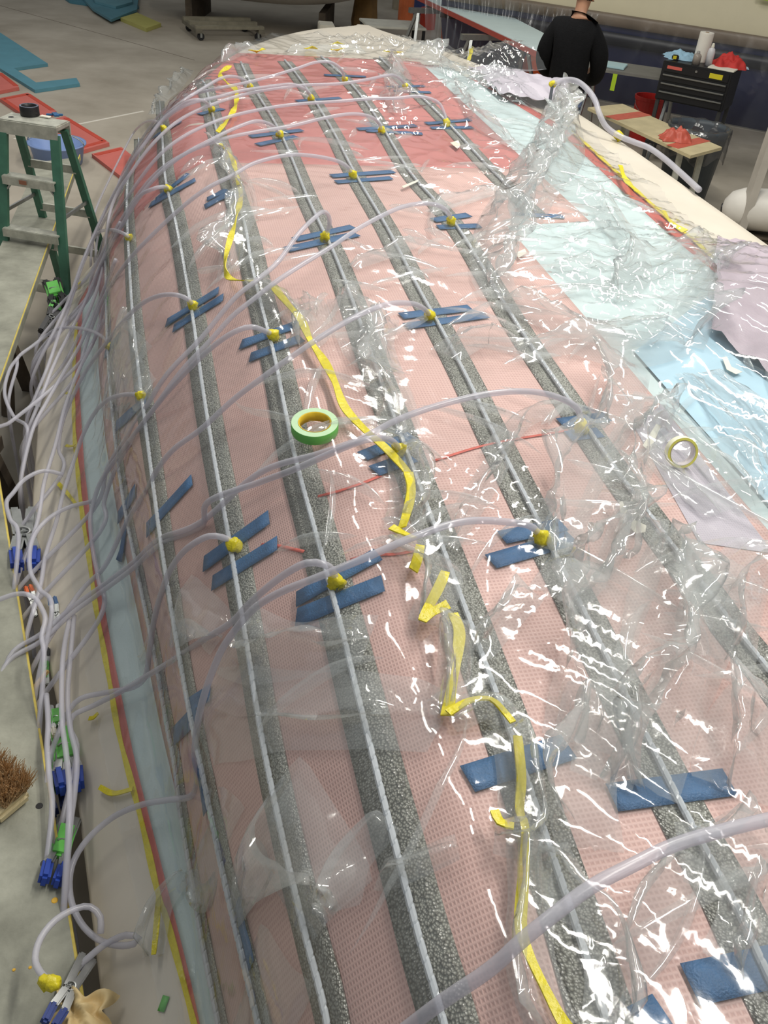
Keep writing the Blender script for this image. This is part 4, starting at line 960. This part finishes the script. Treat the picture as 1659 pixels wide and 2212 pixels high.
oh = mobj('dinghy_hull', V, grid_faces(nu, nv), mat('grey_gelcoat', (186, 180, 172), .4, var=.06, scale=3), smooth=True)
md_ = oh.modifiers.new('shell', 'SOLIDIFY'); md_.thickness = .03
st = empty('hull_stand', (hc[0], hc[1]+.7, 0))
for x in (-1.0, 1.0):
    G().box((x, 0, .17), (.10, 1.3, .34)).ob('support_block', M_dwood, st)
tag(st, 'dark timber blocks holding up the grey hull behind the dolly', 'stand'); tag(oh, 'grey white dinghy hull resting on blocks behind the dolly', 'boat hull')
pc = at(785, 62, 0); g = G(); prof = [(.18, 0), (.20, .1), (.17, .5), (.21, .9), (.16, 1.3), (.2, 1.7), (.05, 1.8)]
V = []; n = 28
for r_, z in prof:
    for k in range(n):
        a_ = 2*math.pi*k/n; q = r_*(1+.12*math.sin(5*a_+z*3)); V.append((pc[0]+q*math.cos(a_), pc[1]+q*math.sin(a_), z))
F = [(i*n+k, i*n+(k+1) % n, (i+1)*n+(k+1) % n, (i+1)*n+k) for i in range(len(prof)-1) for k in range(n)]
tag(mobj('canvas_roll', V, F, mat('canvas_tan', (138, 106, 62), .85, var=.2, scale=4), smooth=True), 'tan canvas roll standing upright past the hull end', 'canvas roll')
bc = at(705, 50, .5); e = empty('timber_post', (bc[0], bc[1], 0), rz=.2)
G().box((0, 0, .25), (.20, .32, .5), bev=.01).ob('post', mat('white_timber', (196, 190, 174), .7, var=.1, scale=8), e); G().box((0, 0, .01), (.34, .4, .02)).ob('base_plate', M_metal, e)
tag(e, 'white painted timber post end past the rounded hull end', 'post')
cc = at(815, 62, .45); e = empty('tool_cart', (cc[0]+.2, cc[1], 0), rz=.3)
G().box((0, 0, .52), (.8, .55, .03), bev=.006).ob('top_shelf', mat('cart_white', (190, 188, 176), .6, var=.1, scale=6), e)
G().box((0, 0, .15), (.8, .55, .03), bev=.006).ob('lower_shelf', M_black, e)
for x in (-.37, .37):
    for y in (-.25, .25): G().box((x, y, .27), (.035, .035, .5)).ob('leg', M_black, e)
tag(e, 'low cart with off white top past the hull end', 'cart')

# ------------------------------------------------------------------ far boat wall with plastic sheeting
M_navy = mat('navy_hull', (36, 42, 80), .4, var=.15, scale=2)
M_creamh = mat('cream_topside', (206, 196, 164), .4, var=.04, scale=2)
WY = 12.6
A0 = aty(700, -60, WY+1.2); A1 = aty(1659, 88, WY-1.0); dirw = (A1-A0)
def wallp(u, dz=0.0, out=0.0):
    p = A0+dirw*u; n = np.array([dirw[1], -dirw[0], 0]); n /= np.linalg.norm(n); return p+n*out+np.array([0, 0, dz])
bw = empty('display_boat')
us = np.linspace(.30, 1.7, 40)
def strip_surf(name, prof, m):
    V = [];
    for u in us:
        for (dz, o_) in prof: V.append(wallp(u, dz, o_))
    return mobj(name, V, grid_faces(len(us), len(prof)), m, bw, smooth=True)
zr = lambda u: (A0+dirw*u)[2]
V = []
for u in us:
    zz = zr(u)
    for q in np.linspace(0, 1, 10): V.append(wallp(u, -zz*q+.02*q, -.55*q**2))
mobj('hull_side', V, grid_faces(len(us), 10), M_navy, bw, smooth=True)
strip_surf('rub_rail', [(-.10, .0), (-.09, .05), (0.0, .06), (.03, .05), (.035, 0)], mat('rail_taupe', (122, 108, 92), .5, var=.1, scale=5))
strip_surf('topside', [(.035, -.01), (.14, -.03), (.5, -.14), (1.2, -.38), (1.9, -.7), (2.2, -1.6)], M_creamh)
strip_surf('boot_stripe', [(-.30, -.005), (-.30, .004), (-.16, .012), (-.16, 0)], mat('stripe_dark', (18, 20, 30), .4))
tag(bw, 'large boat with navy hull side and cream topside behind the tool chest', 'boat')
# plastic sheeting hung from the rail
M_sheet = film_mat('dust_sheet', milk=.12, rough=.22, bstr=.3, bdist=.02, spec=1.0, vs1=4, vs2=12, milkcol=(.62, .62, .62))
V = []; nu, nv = 130, 40
for i in range(nu):
    u = i/(nu-1)
    for j in range(nv):
        q = j/(nv-1); uu = .26+u*.40+.06*q*(1-u)
        top = wallp(uu, .02, .10); zt = top[2]
        fo = .07*math.sin(u*70+3*math.sin(u*9)+q*2.0)*(.4+q)+.04*math.sin(u*131+q*5)
        z = zt*(1-q)+(.25+.55*u**2)*q
        p_ = wallp(uu, 0, .10+.55*q*q+fo); V.append((p_[0], p_[1], max(.03, z)))
tag(mobj('plastic_dust_sheet', V, grid_faces(nu, nv), M_sheet, smooth=True), 'folded clear plastic dust sheet hanging from the boat rail behind the worker', 'plastic sheet')
V = []; nu = 40
for i in range(nu):
    u = i/(nu-1)
    for j in range(12):
        q = j/11; p_ = wallp(.60+u*.85, 0, .16+.25*q+.03*math.sin(u*40+q*2)); V.append((p_[0], p_[1], zr(.6+u*.85)*(1-q)*1.0+.04))
tag(mobj('plastic_dust_sheet', V, grid_faces(nu, 12), film_mat('dust_sheet2', milk=.02, rough=.2, bstr=.2, bdist=.02, spec=.6, vs1=4, vs2=12, milkcol=(.6, .6, .62)), smooth=True), 'flat clear plastic sheet over the navy hull behind the tool chest', 'plastic sheet')
c = wallp(.985, .42, .02)
tag(G().box(tuple(c), (.34, .02, .07), rz=math.atan2(dirw[1], dirw[0])).ob('lime_tape', mat('lime_tape', (170, 200, 40), .5)), 'strip of lime green tape on the cream boat topside', 'tape')
wb = G().box((0, 23.5, 3), (34, .2, 6)).ob('wall_back', mat('dim_wall', (92, 86, 78), .8, var=.1, scale=1)); wb['kind'] = 'structure'

# ------------------------------------------------------------------ long sandwich panel on sawhorses
zt = .86
PA = [at(870, -26, zt), at(985, -26, zt), at(1215, 92, zt), at(1200, 128, zt)]
e = empty('sandwich_board'); poly = [p_[:2] for p_ in PA]
G().prism(poly, zt-.008, zt).ob('blue_skin', mat('panel_blue', (212, 230, 230), .5, var=.04, scale=4), e)
cen = sum(np.array(p_) for p_ in poly)/4
big = [tuple(cen+(np.array(p_)-cen)*1.03) for p_ in poly]
G().prism(big, zt-.06, zt-.009).ob('red_core', mat('panel_red', (170, 74, 60), .6, var=.08, scale=6), e)
tag(e, 'long light blue panel with red core edge resting on sawhorses', 'panel')
def sawhorse(c, rz, lab, h=.79, w_=1.0, m=M_metal):
    e = empty('sawhorse', (c[0], c[1], 0), rz=rz)
    G().box((0, 0, h-.03), (w_, .06, .06)).ob('top_beam', m, e)
    for sx in (-1, 1):
        for sy in (-1, 1): G().beam((sx*(w_/2-.12), sy*.02, h-.06), (sx*(w_/2+.03), sy*.26, 0), .035, .035).ob('leg', m, e)
        G().beam((sx*(w_/2-.03), -.17, .3), (sx*(w_/2-.03), .17, .3), .02, .03).ob('cross_bar', m, e)
    return tag(e, lab, 'sawhorse', 'metal sawhorses')
c = at(1080, 60, zt); sawhorse(c, .5, 'steel sawhorse under the long light blue panel near the worker')
c = at(960, 5, zt); sawhorse(c, .5, 'steel sawhorse under the far end of the long light blue panel')
def bucket(px, m, lab, h=.37, r=.15, z=0.0):
    c = at(px[0], px[1], z); e = empty('bucket', (c[0], c[1], z))
    G().lathe([(0, .0), (r*.86, 0), (r, h), (r*1.06, h), (r*1.06, h-.035), (r*1.01, h-.04)], 28).lathe([(r*.97, h), (r*.84, .01), (0, .01)], 28).ob('body', m, e, smooth=False)
    G().tube([(r*1.04*math.cos(a_), -.03-.10*math.sin(a_), h-.05-.12*math.sin(a_)) for a_ in np.linspace(0, math.pi, 16)], .004, 6).ob('bail', M_metal, e)
    return tag(e, lab, 'bucket')
e = bucket((980, 108), M_orange, 'orange bucket under the far part of the long panel', .62, .24)
G().lathe([(.235, .36), (.243, .45)], 28).ob('dark_print', mat('bucket_print', (40, 30, 30), .5), e)
bucket((1150, 198), M_orange, 'tall orange bin standing beside the worker under the panel end', .76, .20)
bucket((1385, 300), M_redp, 'red bucket standing behind the plywood bench', .46, .17)
# clutter under the panel
mc = [(226, 120, 70), (60, 70, 120), (150, 140, 120), (196, 60, 40), (90, 84, 70), (200, 190, 160)]
for i, (x, y, h_) in enumerate(((875, 45, .35), (905, 30, .42), (862, 20, .3), (922, 62, .3), (1040, 120, .28), (1075, 150, .25))):
    c = at(x, y, .0); e = empty('resin_can', (c[0], c[1], 0))
    G().lathe([(0, 0), (.13, 0), (.13, h_), (.12, h_+.01), (0, h_+.01)], 20).ob('can', mat('can%d' % i, mc[i], .5, var=.15, scale=6), e)
    G().lathe([(0, h_+.011), (.05, h_+.011), (.05, h_+.03), (0, h_+.03)], 12).ob('cap', M_black, e)
    tag(e, '%s resin can on the floor under the long panel' % ('orange', 'navy', 'grey', 'red', 'brown', 'cream')[i], 'can')

# ------------------------------------------------------------------ person
pn = at(1254, 20, 1.56); PX, PY = pn[0], pn[1]
def skin(name, pts, edges, m, parent, root=0, sub=2):
    me = bpy.data.meshes.new(name); me.from_pydata([p_[:3] for p_ in pts], edges, []); me.update()
    o = bpy.data.objects.new(name, me); COL.objects.link(o); o.parent = parent
    md = o.modifiers.new('skin', 'SKIN'); md.use_smooth_shade = True
    sv_ = me.skin_vertices[0].data
    for i, p_ in enumerate(pts):
        r_ = p_[3] if hasattr(p_[3], '__len__') else (p_[3], p_[3]); sv_[i].radius = r_
    sv_[root].use_root = True
    sb = o.modifiers.new('sub', 'SUBSURF'); sb.levels = sub; sb.render_levels = sub
    me.materials.append(m); return o
per = empty('person', (PX, PY, 0), rz=math.radians(-14)); per.scale = (.86, .95, 1.0)
M_skin = mat('skin_tone', (196, 146, 116), .5, var=.05, scale=20)
B = [(0, .0, .95, (.15, .11)), (0, 0, 1.15, (.14, .10)), (0, .0, 1.36, (.17, .11)), (0, .02, 1.47, (.09, .08)), (0, .035, 1.53, .056), (.01, .065, 1.60, (.075, .09)), (.01, .08, 1.69, (.078, .10)), (.01, .075, 1.76, (.05, .06)),
     (-.17, .01, 1.42, .07), (-.25, .02, 1.18, .052), (-.14, .28, 1.04, .038), (-.08, .36, 1.02, .03),
     (.17, .01, 1.42, .07), (.26, .03, 1.18, .052), (.16, .28, 1.02, .038), (.10, .36, 1.00, .03),
     (-.09, 0, .86, .095), (-.10, .02, .48, .062), (-.10, -.02, .09, .042), (-.10, .12, .04, .04),
     (.09, 0, .86, .095), (.10, .03, .48, .062), (.11, -.02, .09, .042), (.12, .12, .04, .04)]
Ed = [(0, 1), (1, 2), (2, 3), (3, 4), (4, 5), (5, 6), (6, 7), (2, 8), (8, 9), (9, 10), (10, 11), (2, 12), (12, 13), (13, 14), (14, 15), (0, 16), (16, 17), (17, 18), (18, 19), (0, 20), (20, 21), (21, 22), (22, 23)]
# fingers: five separate chains from each hand
for hb, sx in ((11, 1), (15, -1)):
    bx_, by_, bz_ = B[hb][:3]
    for k, (dx, L_) in enumerate(((-.03, .06), (-.012, .075), (.006, .08), (.024, .07))):
        i0 = len(B); B += [(bx_+dx, by_+.05, bz_-.005, .0095), (bx_+dx, by_+.05+L_*.6, bz_-.018, .0085), (bx_+dx, by_+.05+L_, bz_-.05, .0075)]
        Ed += [(hb, i0), (i0, i0+1), (i0+1, i0+2)]
    i0 = len(B); B += [(bx_+sx*.04, by_+.01, bz_, .010), (bx_+sx*.055, by_+.05, bz_-.02, .0085)]; Ed += [(hb, i0), (i0, i0+1)]
body = skin('body', B, Ed, M_skin, per)
# ears and nose on the head
for sx in (-1, 1):
    g = G().lathe([(0, -.012), (.02, -.010), (.024, 0), (.02, .010), (0, .008)], 14, c=(sx*.082+.01, .065, 1.65), M=Matrix.Rotation(math.pi/2, 3, 'Y') @ Matrix.Scale(1.4, 3, Vector((1, 0, 0)))); g.ob('ear', M_skin, per, smooth=True)
G().add([(-.004, .173, 1.68), (.024, .173, 1.68), (.01, .20, 1.645), (-.008, .17, 1.64), (.028, .17, 1.64)], [(0, 1, 2), (0, 2, 3), (1, 4, 2), (3, 2, 4)]).ob('nose', M_skin, per)
for sx in (-.026, .046): G().lathe([(0, -.008), (.009, -.003), (.009, .003), (0, .008)], 10, c=(sx, .163, 1.685)).ob('eye', M_black, per)
M_knit = mat('black_sweater', (14, 14, 16), .9, var=.2, scale=40, bump=.4, bscale=120, spec=.2)
SW = [(0, -.01, .86, (.205, .15)), (0, -.015, 1.0, (.20, .15)), (0, -.02, 1.18, (.205, .15)), (0, -.015, 1.34, (.205, .14)), (0, -.005, 1.46, (.15, .11)), (0, .02, 1.525, (.075, .07)),
      (-.20, .0, 1.40, .115), (-.27, .0, 1.20, .095), (-.27, .08, 1.08, .078), (-.15, .26, 1.03, .06), (.20, .0, 1.40, .115), (.275, .01, 1.20, .095), (.275, .09, 1.07, .078), (.17, .26, 1.01, .06)]
SE = [(0, 1), (1, 2), (2, 3), (3, 4), (4, 5), (3, 6), (6, 7), (7, 8), (8, 9), (3, 10), (10, 11), (11, 12), (12, 13)]
skin('sweater', SW, SE, M_knit, per)
M_jean = mat('blue_jeans', (92, 104, 132), .85, var=.15, scale=25)
J = [(0, 0, .93, (.165, .12)), (-.09, 0, .82, .105), (-.105, .02, .48, .08), (-.11, -.02, .10, .07), (.09, 0, .82, .105), (.105, .03, .48, .08), (.115, -.02, .10, .07)]
skin('jeans', J, [(0, 1), (1, 2), (2, 3), (0, 4), (4, 5), (5, 6)], M_jean, per)
skin('hair', [(.01, .07, 1.73, (.088, .108)), (.01, .05, 1.65, (.082, .085)), (.01, .025, 1.595, (.055, .045)), (.01, .08, 1.78, (.06, .075))], [(0, 1), (1, 2), (0, 3)], mat('brown_hair', (44, 34, 28), .8, var=.3, scale=60), per)
for sx in (-.105, .118): G().box((sx, .05, .04), (.10, .27, .08), bev=.02).ob('shoe', M_black, per, smooth=True)
tag(per, 'person in black sweater and blue jeans bending over the long panel', 'person')

# ------------------------------------------------------------------ work table, tool chest, bench, trash can
c = at(1372, 150, .80); e = empty('work_table', (c[0], c[1], 0), rz=math.radians(-12))
G().box((0, 0, .79), (1.0, .55, .025)).ob('table_top', mat('table_grey', (112, 110, 104), .6, var=.15, scale=5), e)
for sx in (-.42, .42):
    G().beam((sx, -.05, .78), (sx-.08, -.28, 0), .03, .03).ob('leg', M_metal, e); G().beam((sx, .05, .78), (sx+.08, .28, 0), .03, .03).ob('leg', M_metal, e)
tag(e, 'grey folding work table between worker and tool chest', 'table')
c = at(1318, 136, .83); tag(G().box((c[0], c[1], .815), (.34, .28, .02), rz=-.3, bev=.004).ob('foam_offcut', mat('offcut_blue', (172, 202, 206), .5)), 'small light blue foam offcut on the grey work table', 'foam panel')
c = at(1318, 160, .72); tag(G().box((c[0], c[1]-.30, .70), (.045, .004, .16), rz=-.2).ob('lime_tape', mat('lime_tape', (170, 200, 40), .5)), 'lime green tape tail hanging from the grey work table', 'tape')
cz = .98; c = at(1538, 146, cz); ch = empty('tool_chest', (c[0]-.05, c[1]+.16, 0), rz=math.radians(-27))
W_, D_, Ht = .70, .42, .36
G().box((0, 0, cz-Ht/2), (W_, D_, Ht), bev=.006).ob('case', M_black, ch)
M_drw = mat('drawer_black', (30, 30, 32), .35)
for i, (zc, hh) in enumerate(((cz-.055, .085), (cz-.145, .07), (cz-.225, .07), (cz-.31, .085))):
    d_ = G().box((0, -D_/2-.006, zc), (W_-.05, .014, hh-.008), bev=.003).ob('drawer', M_drw, ch)
    if i: G().box((0, -D_/2-.020, zc+hh/2-.012), (W_-.06, .018, .014), bev=.003).ob('pull_rail', M_metal, d_)
G().box((-.22, -D_/2-.014, cz-.05), (.15, .003, .028)).ob('red_badge', mat('badge_red', (206, 96, 84), .5), ch)
G().box((.20, -D_/2-.014, cz-.055), (.13, .003, .045)).ob('yellow_sticker', mat('sticker_yellow', (214, 198, 40), .5), ch)
G().lathe([(0, 0), (.012, 0), (.012, .006), (0, .006)], 14, c=(0, -D_/2-.014, cz-.045), M=Matrix.Rotation(math.pi/2, 3, 'X')).ob('lock', M_metal, ch)
for sx in (-W_/2+.03, W_/2-.03):
    for sy in (-D_/2+.03, D_/2-.03): G().box((sx, sy, (cz-Ht)/2), (.035, .035, cz-Ht)).ob('leg', mat('leg_dark', (70, 70, 70), .5, metal=.5), ch)
G().box((0, 0, .2), (W_-.02, D_-.02, .02)).ob('lower_shelf', M_black, ch)
tag(ch, 'black steel tool chest with drawers standing on legs', 'tool chest')
Mc = Matrix.Translation((c[0]-.05, c[1]+.16, 0)) @ Matrix.Rotation(math.radians(-27), 4, 'Z')
def onchest(x, y, z=cz): return Mc @ Vector((x, y, z))
q = onchest(-.06, .08); e = empty('paper_towel_roll', tuple(q))
G().lathe([(.02, .002), (.068, .002), (.07, .01), (.07, .26), (.068, .268), (.02, .268), (.02, .002)], 32).ob('paper', mat('paper_white', (228, 222, 210), .8, var=.03, scale=12), e, smooth=False)
G().lathe([(.0195, .27), (.0195, 0), (.016, 0), (.016, .27), (.0195, .27)], 20).ob('core', mat('card_brown', (160, 130, 96), .8), e)
tag(e, 'white paper towel roll standing on the tool chest', 'paper towel')
def rag(c_, sx, sy, h, m, lab, seed, nm='shop_rag'):
    V = []; n = 26
    for i in range(n):
        for j in range(n):
            u, v = i/(n-1)*2-1, j/(n-1)*2-1; w1 = worley(np.array(u*2.2+seed), np.array(v*2.2), seed)
            env = max(0, 1-max(abs(u), abs(v))**3)
            V.append((c_[0]+u*sx*(1+.1*math.sin(v*5+seed)), c_[1]+v*sy*(1+.1*math.sin(u*6)), c_[2]+.004+h*env*(.35+float(w1[0]))))
    return tag(mobj(nm, V, grid_faces(n, n), m, smooth=True), lab, 'rag')
rag(onchest(-.25, .05), .16, .13, .07, mat('rag_blue', (150, 186, 206), .8, var=.1, scale=12), 'pale blue shop rag bunched on the tool chest corner', 2)
rag(onchest(.24, .06), .15, .12, .12, mat('rag_red', (196, 50, 44), .7, var=.12, scale=10), 'red shop rag heaped on the tool chest', 4)
rag(onchest(.30, .14), .10, .08, .06, mat('rag_blue2', (170, 196, 210), .8, var=.1, scale=12), 'pale blue shop rag under the red one', 6)
def bottle(c_, r, h, m, mcap, lab):
    e = empty('spray_bottle', tuple(c_)); G().lathe([(0, 0), (r, 0), (r, h*.62), (r*.8, h*.75), (r*.35, h*.82), (r*.35, h*.86)], 20).ob('bottle', m, e, smooth=True)
    G().lathe([(0, h), (r*.3, h), (r*.45, h*.86), (r*.45, h*.82), (0, h*.82)], 16).ob('cap', mcap, e); return tag(e, lab, 'bottle')
bottle(onchest(.055, -.04), .036, .20, mat('bottle_white', (206, 204, 206), .4, var=.08, scale=30), M_label, 'white squeeze bottle between towel roll and red rag')
bottle(onchest(-.055, -.10), .04, .12, mat('jar_grey', (150, 140, 130), .3, var=.1, scale=30), mat('jar_lid', (150, 146, 140), .4), 'short grey jar in front of the paper towel roll')
q = onchest(.22, -.11); tag(G().box((q[0], q[1], q[2]+.008), (.26, .17, .014), rz=math.radians(-27), bev=.003).ob('white_tray', M_label), 'flat white tray on the tool chest edge', 'tray')
q = onchest(-.27, -.10); e = empty('tape_measure', tuple(q)); G().box((0, 0, .025), (.07, .04, .05), bev=.01).ob('body', M_black, e); G().box((-.01, -.021, .028), (.035, .003, .03)).ob('badge', mat('sticker_yellow', (214, 198, 40), .5), e)
tag(e, 'black and yellow tape measure on the tool chest corner', 'tape measure')
# plywood bench
zb = .68; PB = [at(1270, 232, zb), at(1345, 224, zb), at(1560, 318, zb), at(1492, 336, zb)]
e = empty('plywood_bench'); poly = [p_[:2] for p_ in PB]; G().prism(poly, zb-.025, zb).ob('plywood_top', M_wood, e)
def onb(u, v): return (np.array(poly[0])*(1-u)+np.array(poly[3])*u)*(1-v)+(np.array(poly[1])*(1-u)+np.array(poly[2])*u)*v
M_rt = mat('red_tape', (190, 88, 70), .5, var=.1, scale=20)
for u0, u1 in ((.20, .30), (.80, .88)):
    a_, b_ = onb((u0+u1)/2, 0), onb((u0+u1)/2, 1); G().beam((*a_, zb+.001), (*b_, zb+.001), (u1-u0)*np.linalg.norm(onb(0, .5)-onb(1, .5)), .003).ob('red_tape_band', M_rt, e)
for u in (.12, .88):
    for v in (.15, .85):
        q = onb(u, v); G().beam((q[0], q[1], zb-.025), (q[0]+.06*(u-.5), q[1], 0), .045, .045).ob('leg', M_alum, e)
tag(e, 'low plywood bench with red tape bands beside the trash can', 'bench')
q = onb(.76, .35); rag((q[0], q[1], zb), .13, .09, .10, M_rt, 'crumpled red tape bunch on the plywood bench', 8, 'red_tape_bunch')
# trash can
c = at(1512, 272, .70); e = empty('trash_can', (c[0], c[1], -.0)); e.scale = (.98, .98, .9)
G().lathe([(0, .01), (.22, .01), (.27, .74), (.285, .75), (.285, .78), (.265, .78), (.255, .74), (.21, .03), (0, .03)], 36).ob('can', mat('can_grey', (66, 74, 80), .5, var=.1, scale=6), e, smooth=True)
V = []; n = 48
for i, (r_, z) in enumerate(((.295, .50), (.30, .60), (.295, .72), (.29, .787), (.27, .79), (.25, .70), (.2, .45), (.0, .42))):
    for k in range(n):
        a_ = 2*math.pi*k/n; q = r_*(1+.03*math.sin(9*a_+i)+.015*math.sin(23*a_+2*i)); V.append((q*math.cos(a_), q*math.sin(a_), z+(.05*math.sin(5*a_) if i == 0 else .006*math.sin(11*a_))))
F = [(i*n+k, i*n+(k+1) % n, (i+1)*n+(k+1) % n, (i+1)*n+k) for i in range(7) for k in range(n)]
mobj('bin_liner', V, F, film_mat('liner', milk=.45, rough=.2, bstr=.5, bdist=.02, spec=1.2, vs1=10, vs2=30, milkcol=(.12, .12, .12)), e, smooth=True)
rag_ = rag((c[0], c[1], .54), .16, .16, .08, M_redp, 'red waste crumpled inside the lined trash can', 3, 'red_waste')
tag(e, 'grey round trash can with clear dark liner beside the bench', 'trash can')
# white fender tank
c = at(1618, 452, .45); e = empty('white_fender', tuple(c)); Mx = Matrix.Rotation(math.radians(80), 3, 'Y') @ Matrix.Rotation(.4, 3, 'X')
G().lathe([(.03, -.20), (.07, -.19), (.13, -.14), (.16, -.05), (.16, .25), (.13, .36), (.05, .42), (0, .43)], 28, M=Mx).ob('body', mat('fender_white', (206, 202, 194), .45, var=.05, scale=6), e, smooth=True)
G().lathe([(0, -.17), (.03, -.17), (.035, -.205), (.03, -.21)], 18, M=Mx).ob('eye_hole', M_black, e)
tag(e, 'white inflatable fender lying past the hull edge by the trash can', 'fender')
st = empty('fender_stand', (c[0]+.1, c[1], 0)); G().box((0, 0, .14), (.5, .35, .28), bev=.01).ob('crate', M_dwood, st); G().box((0, 0, .285), (.52, .37, .01)).ob('crate_lid', M_dwood, st)
tag(st, 'dark crate under the white fender', 'crate')
c = at(1650, 330, .9); tag(G().beam((c[0], c[1], 0), (c[0]+.05, c[1], 2.6), .12, .06).ob('padded_post', mat('post_pale', (176, 170, 160), .6, var=.1, scale=5)), 'pale upright post behind the white fender', 'post')
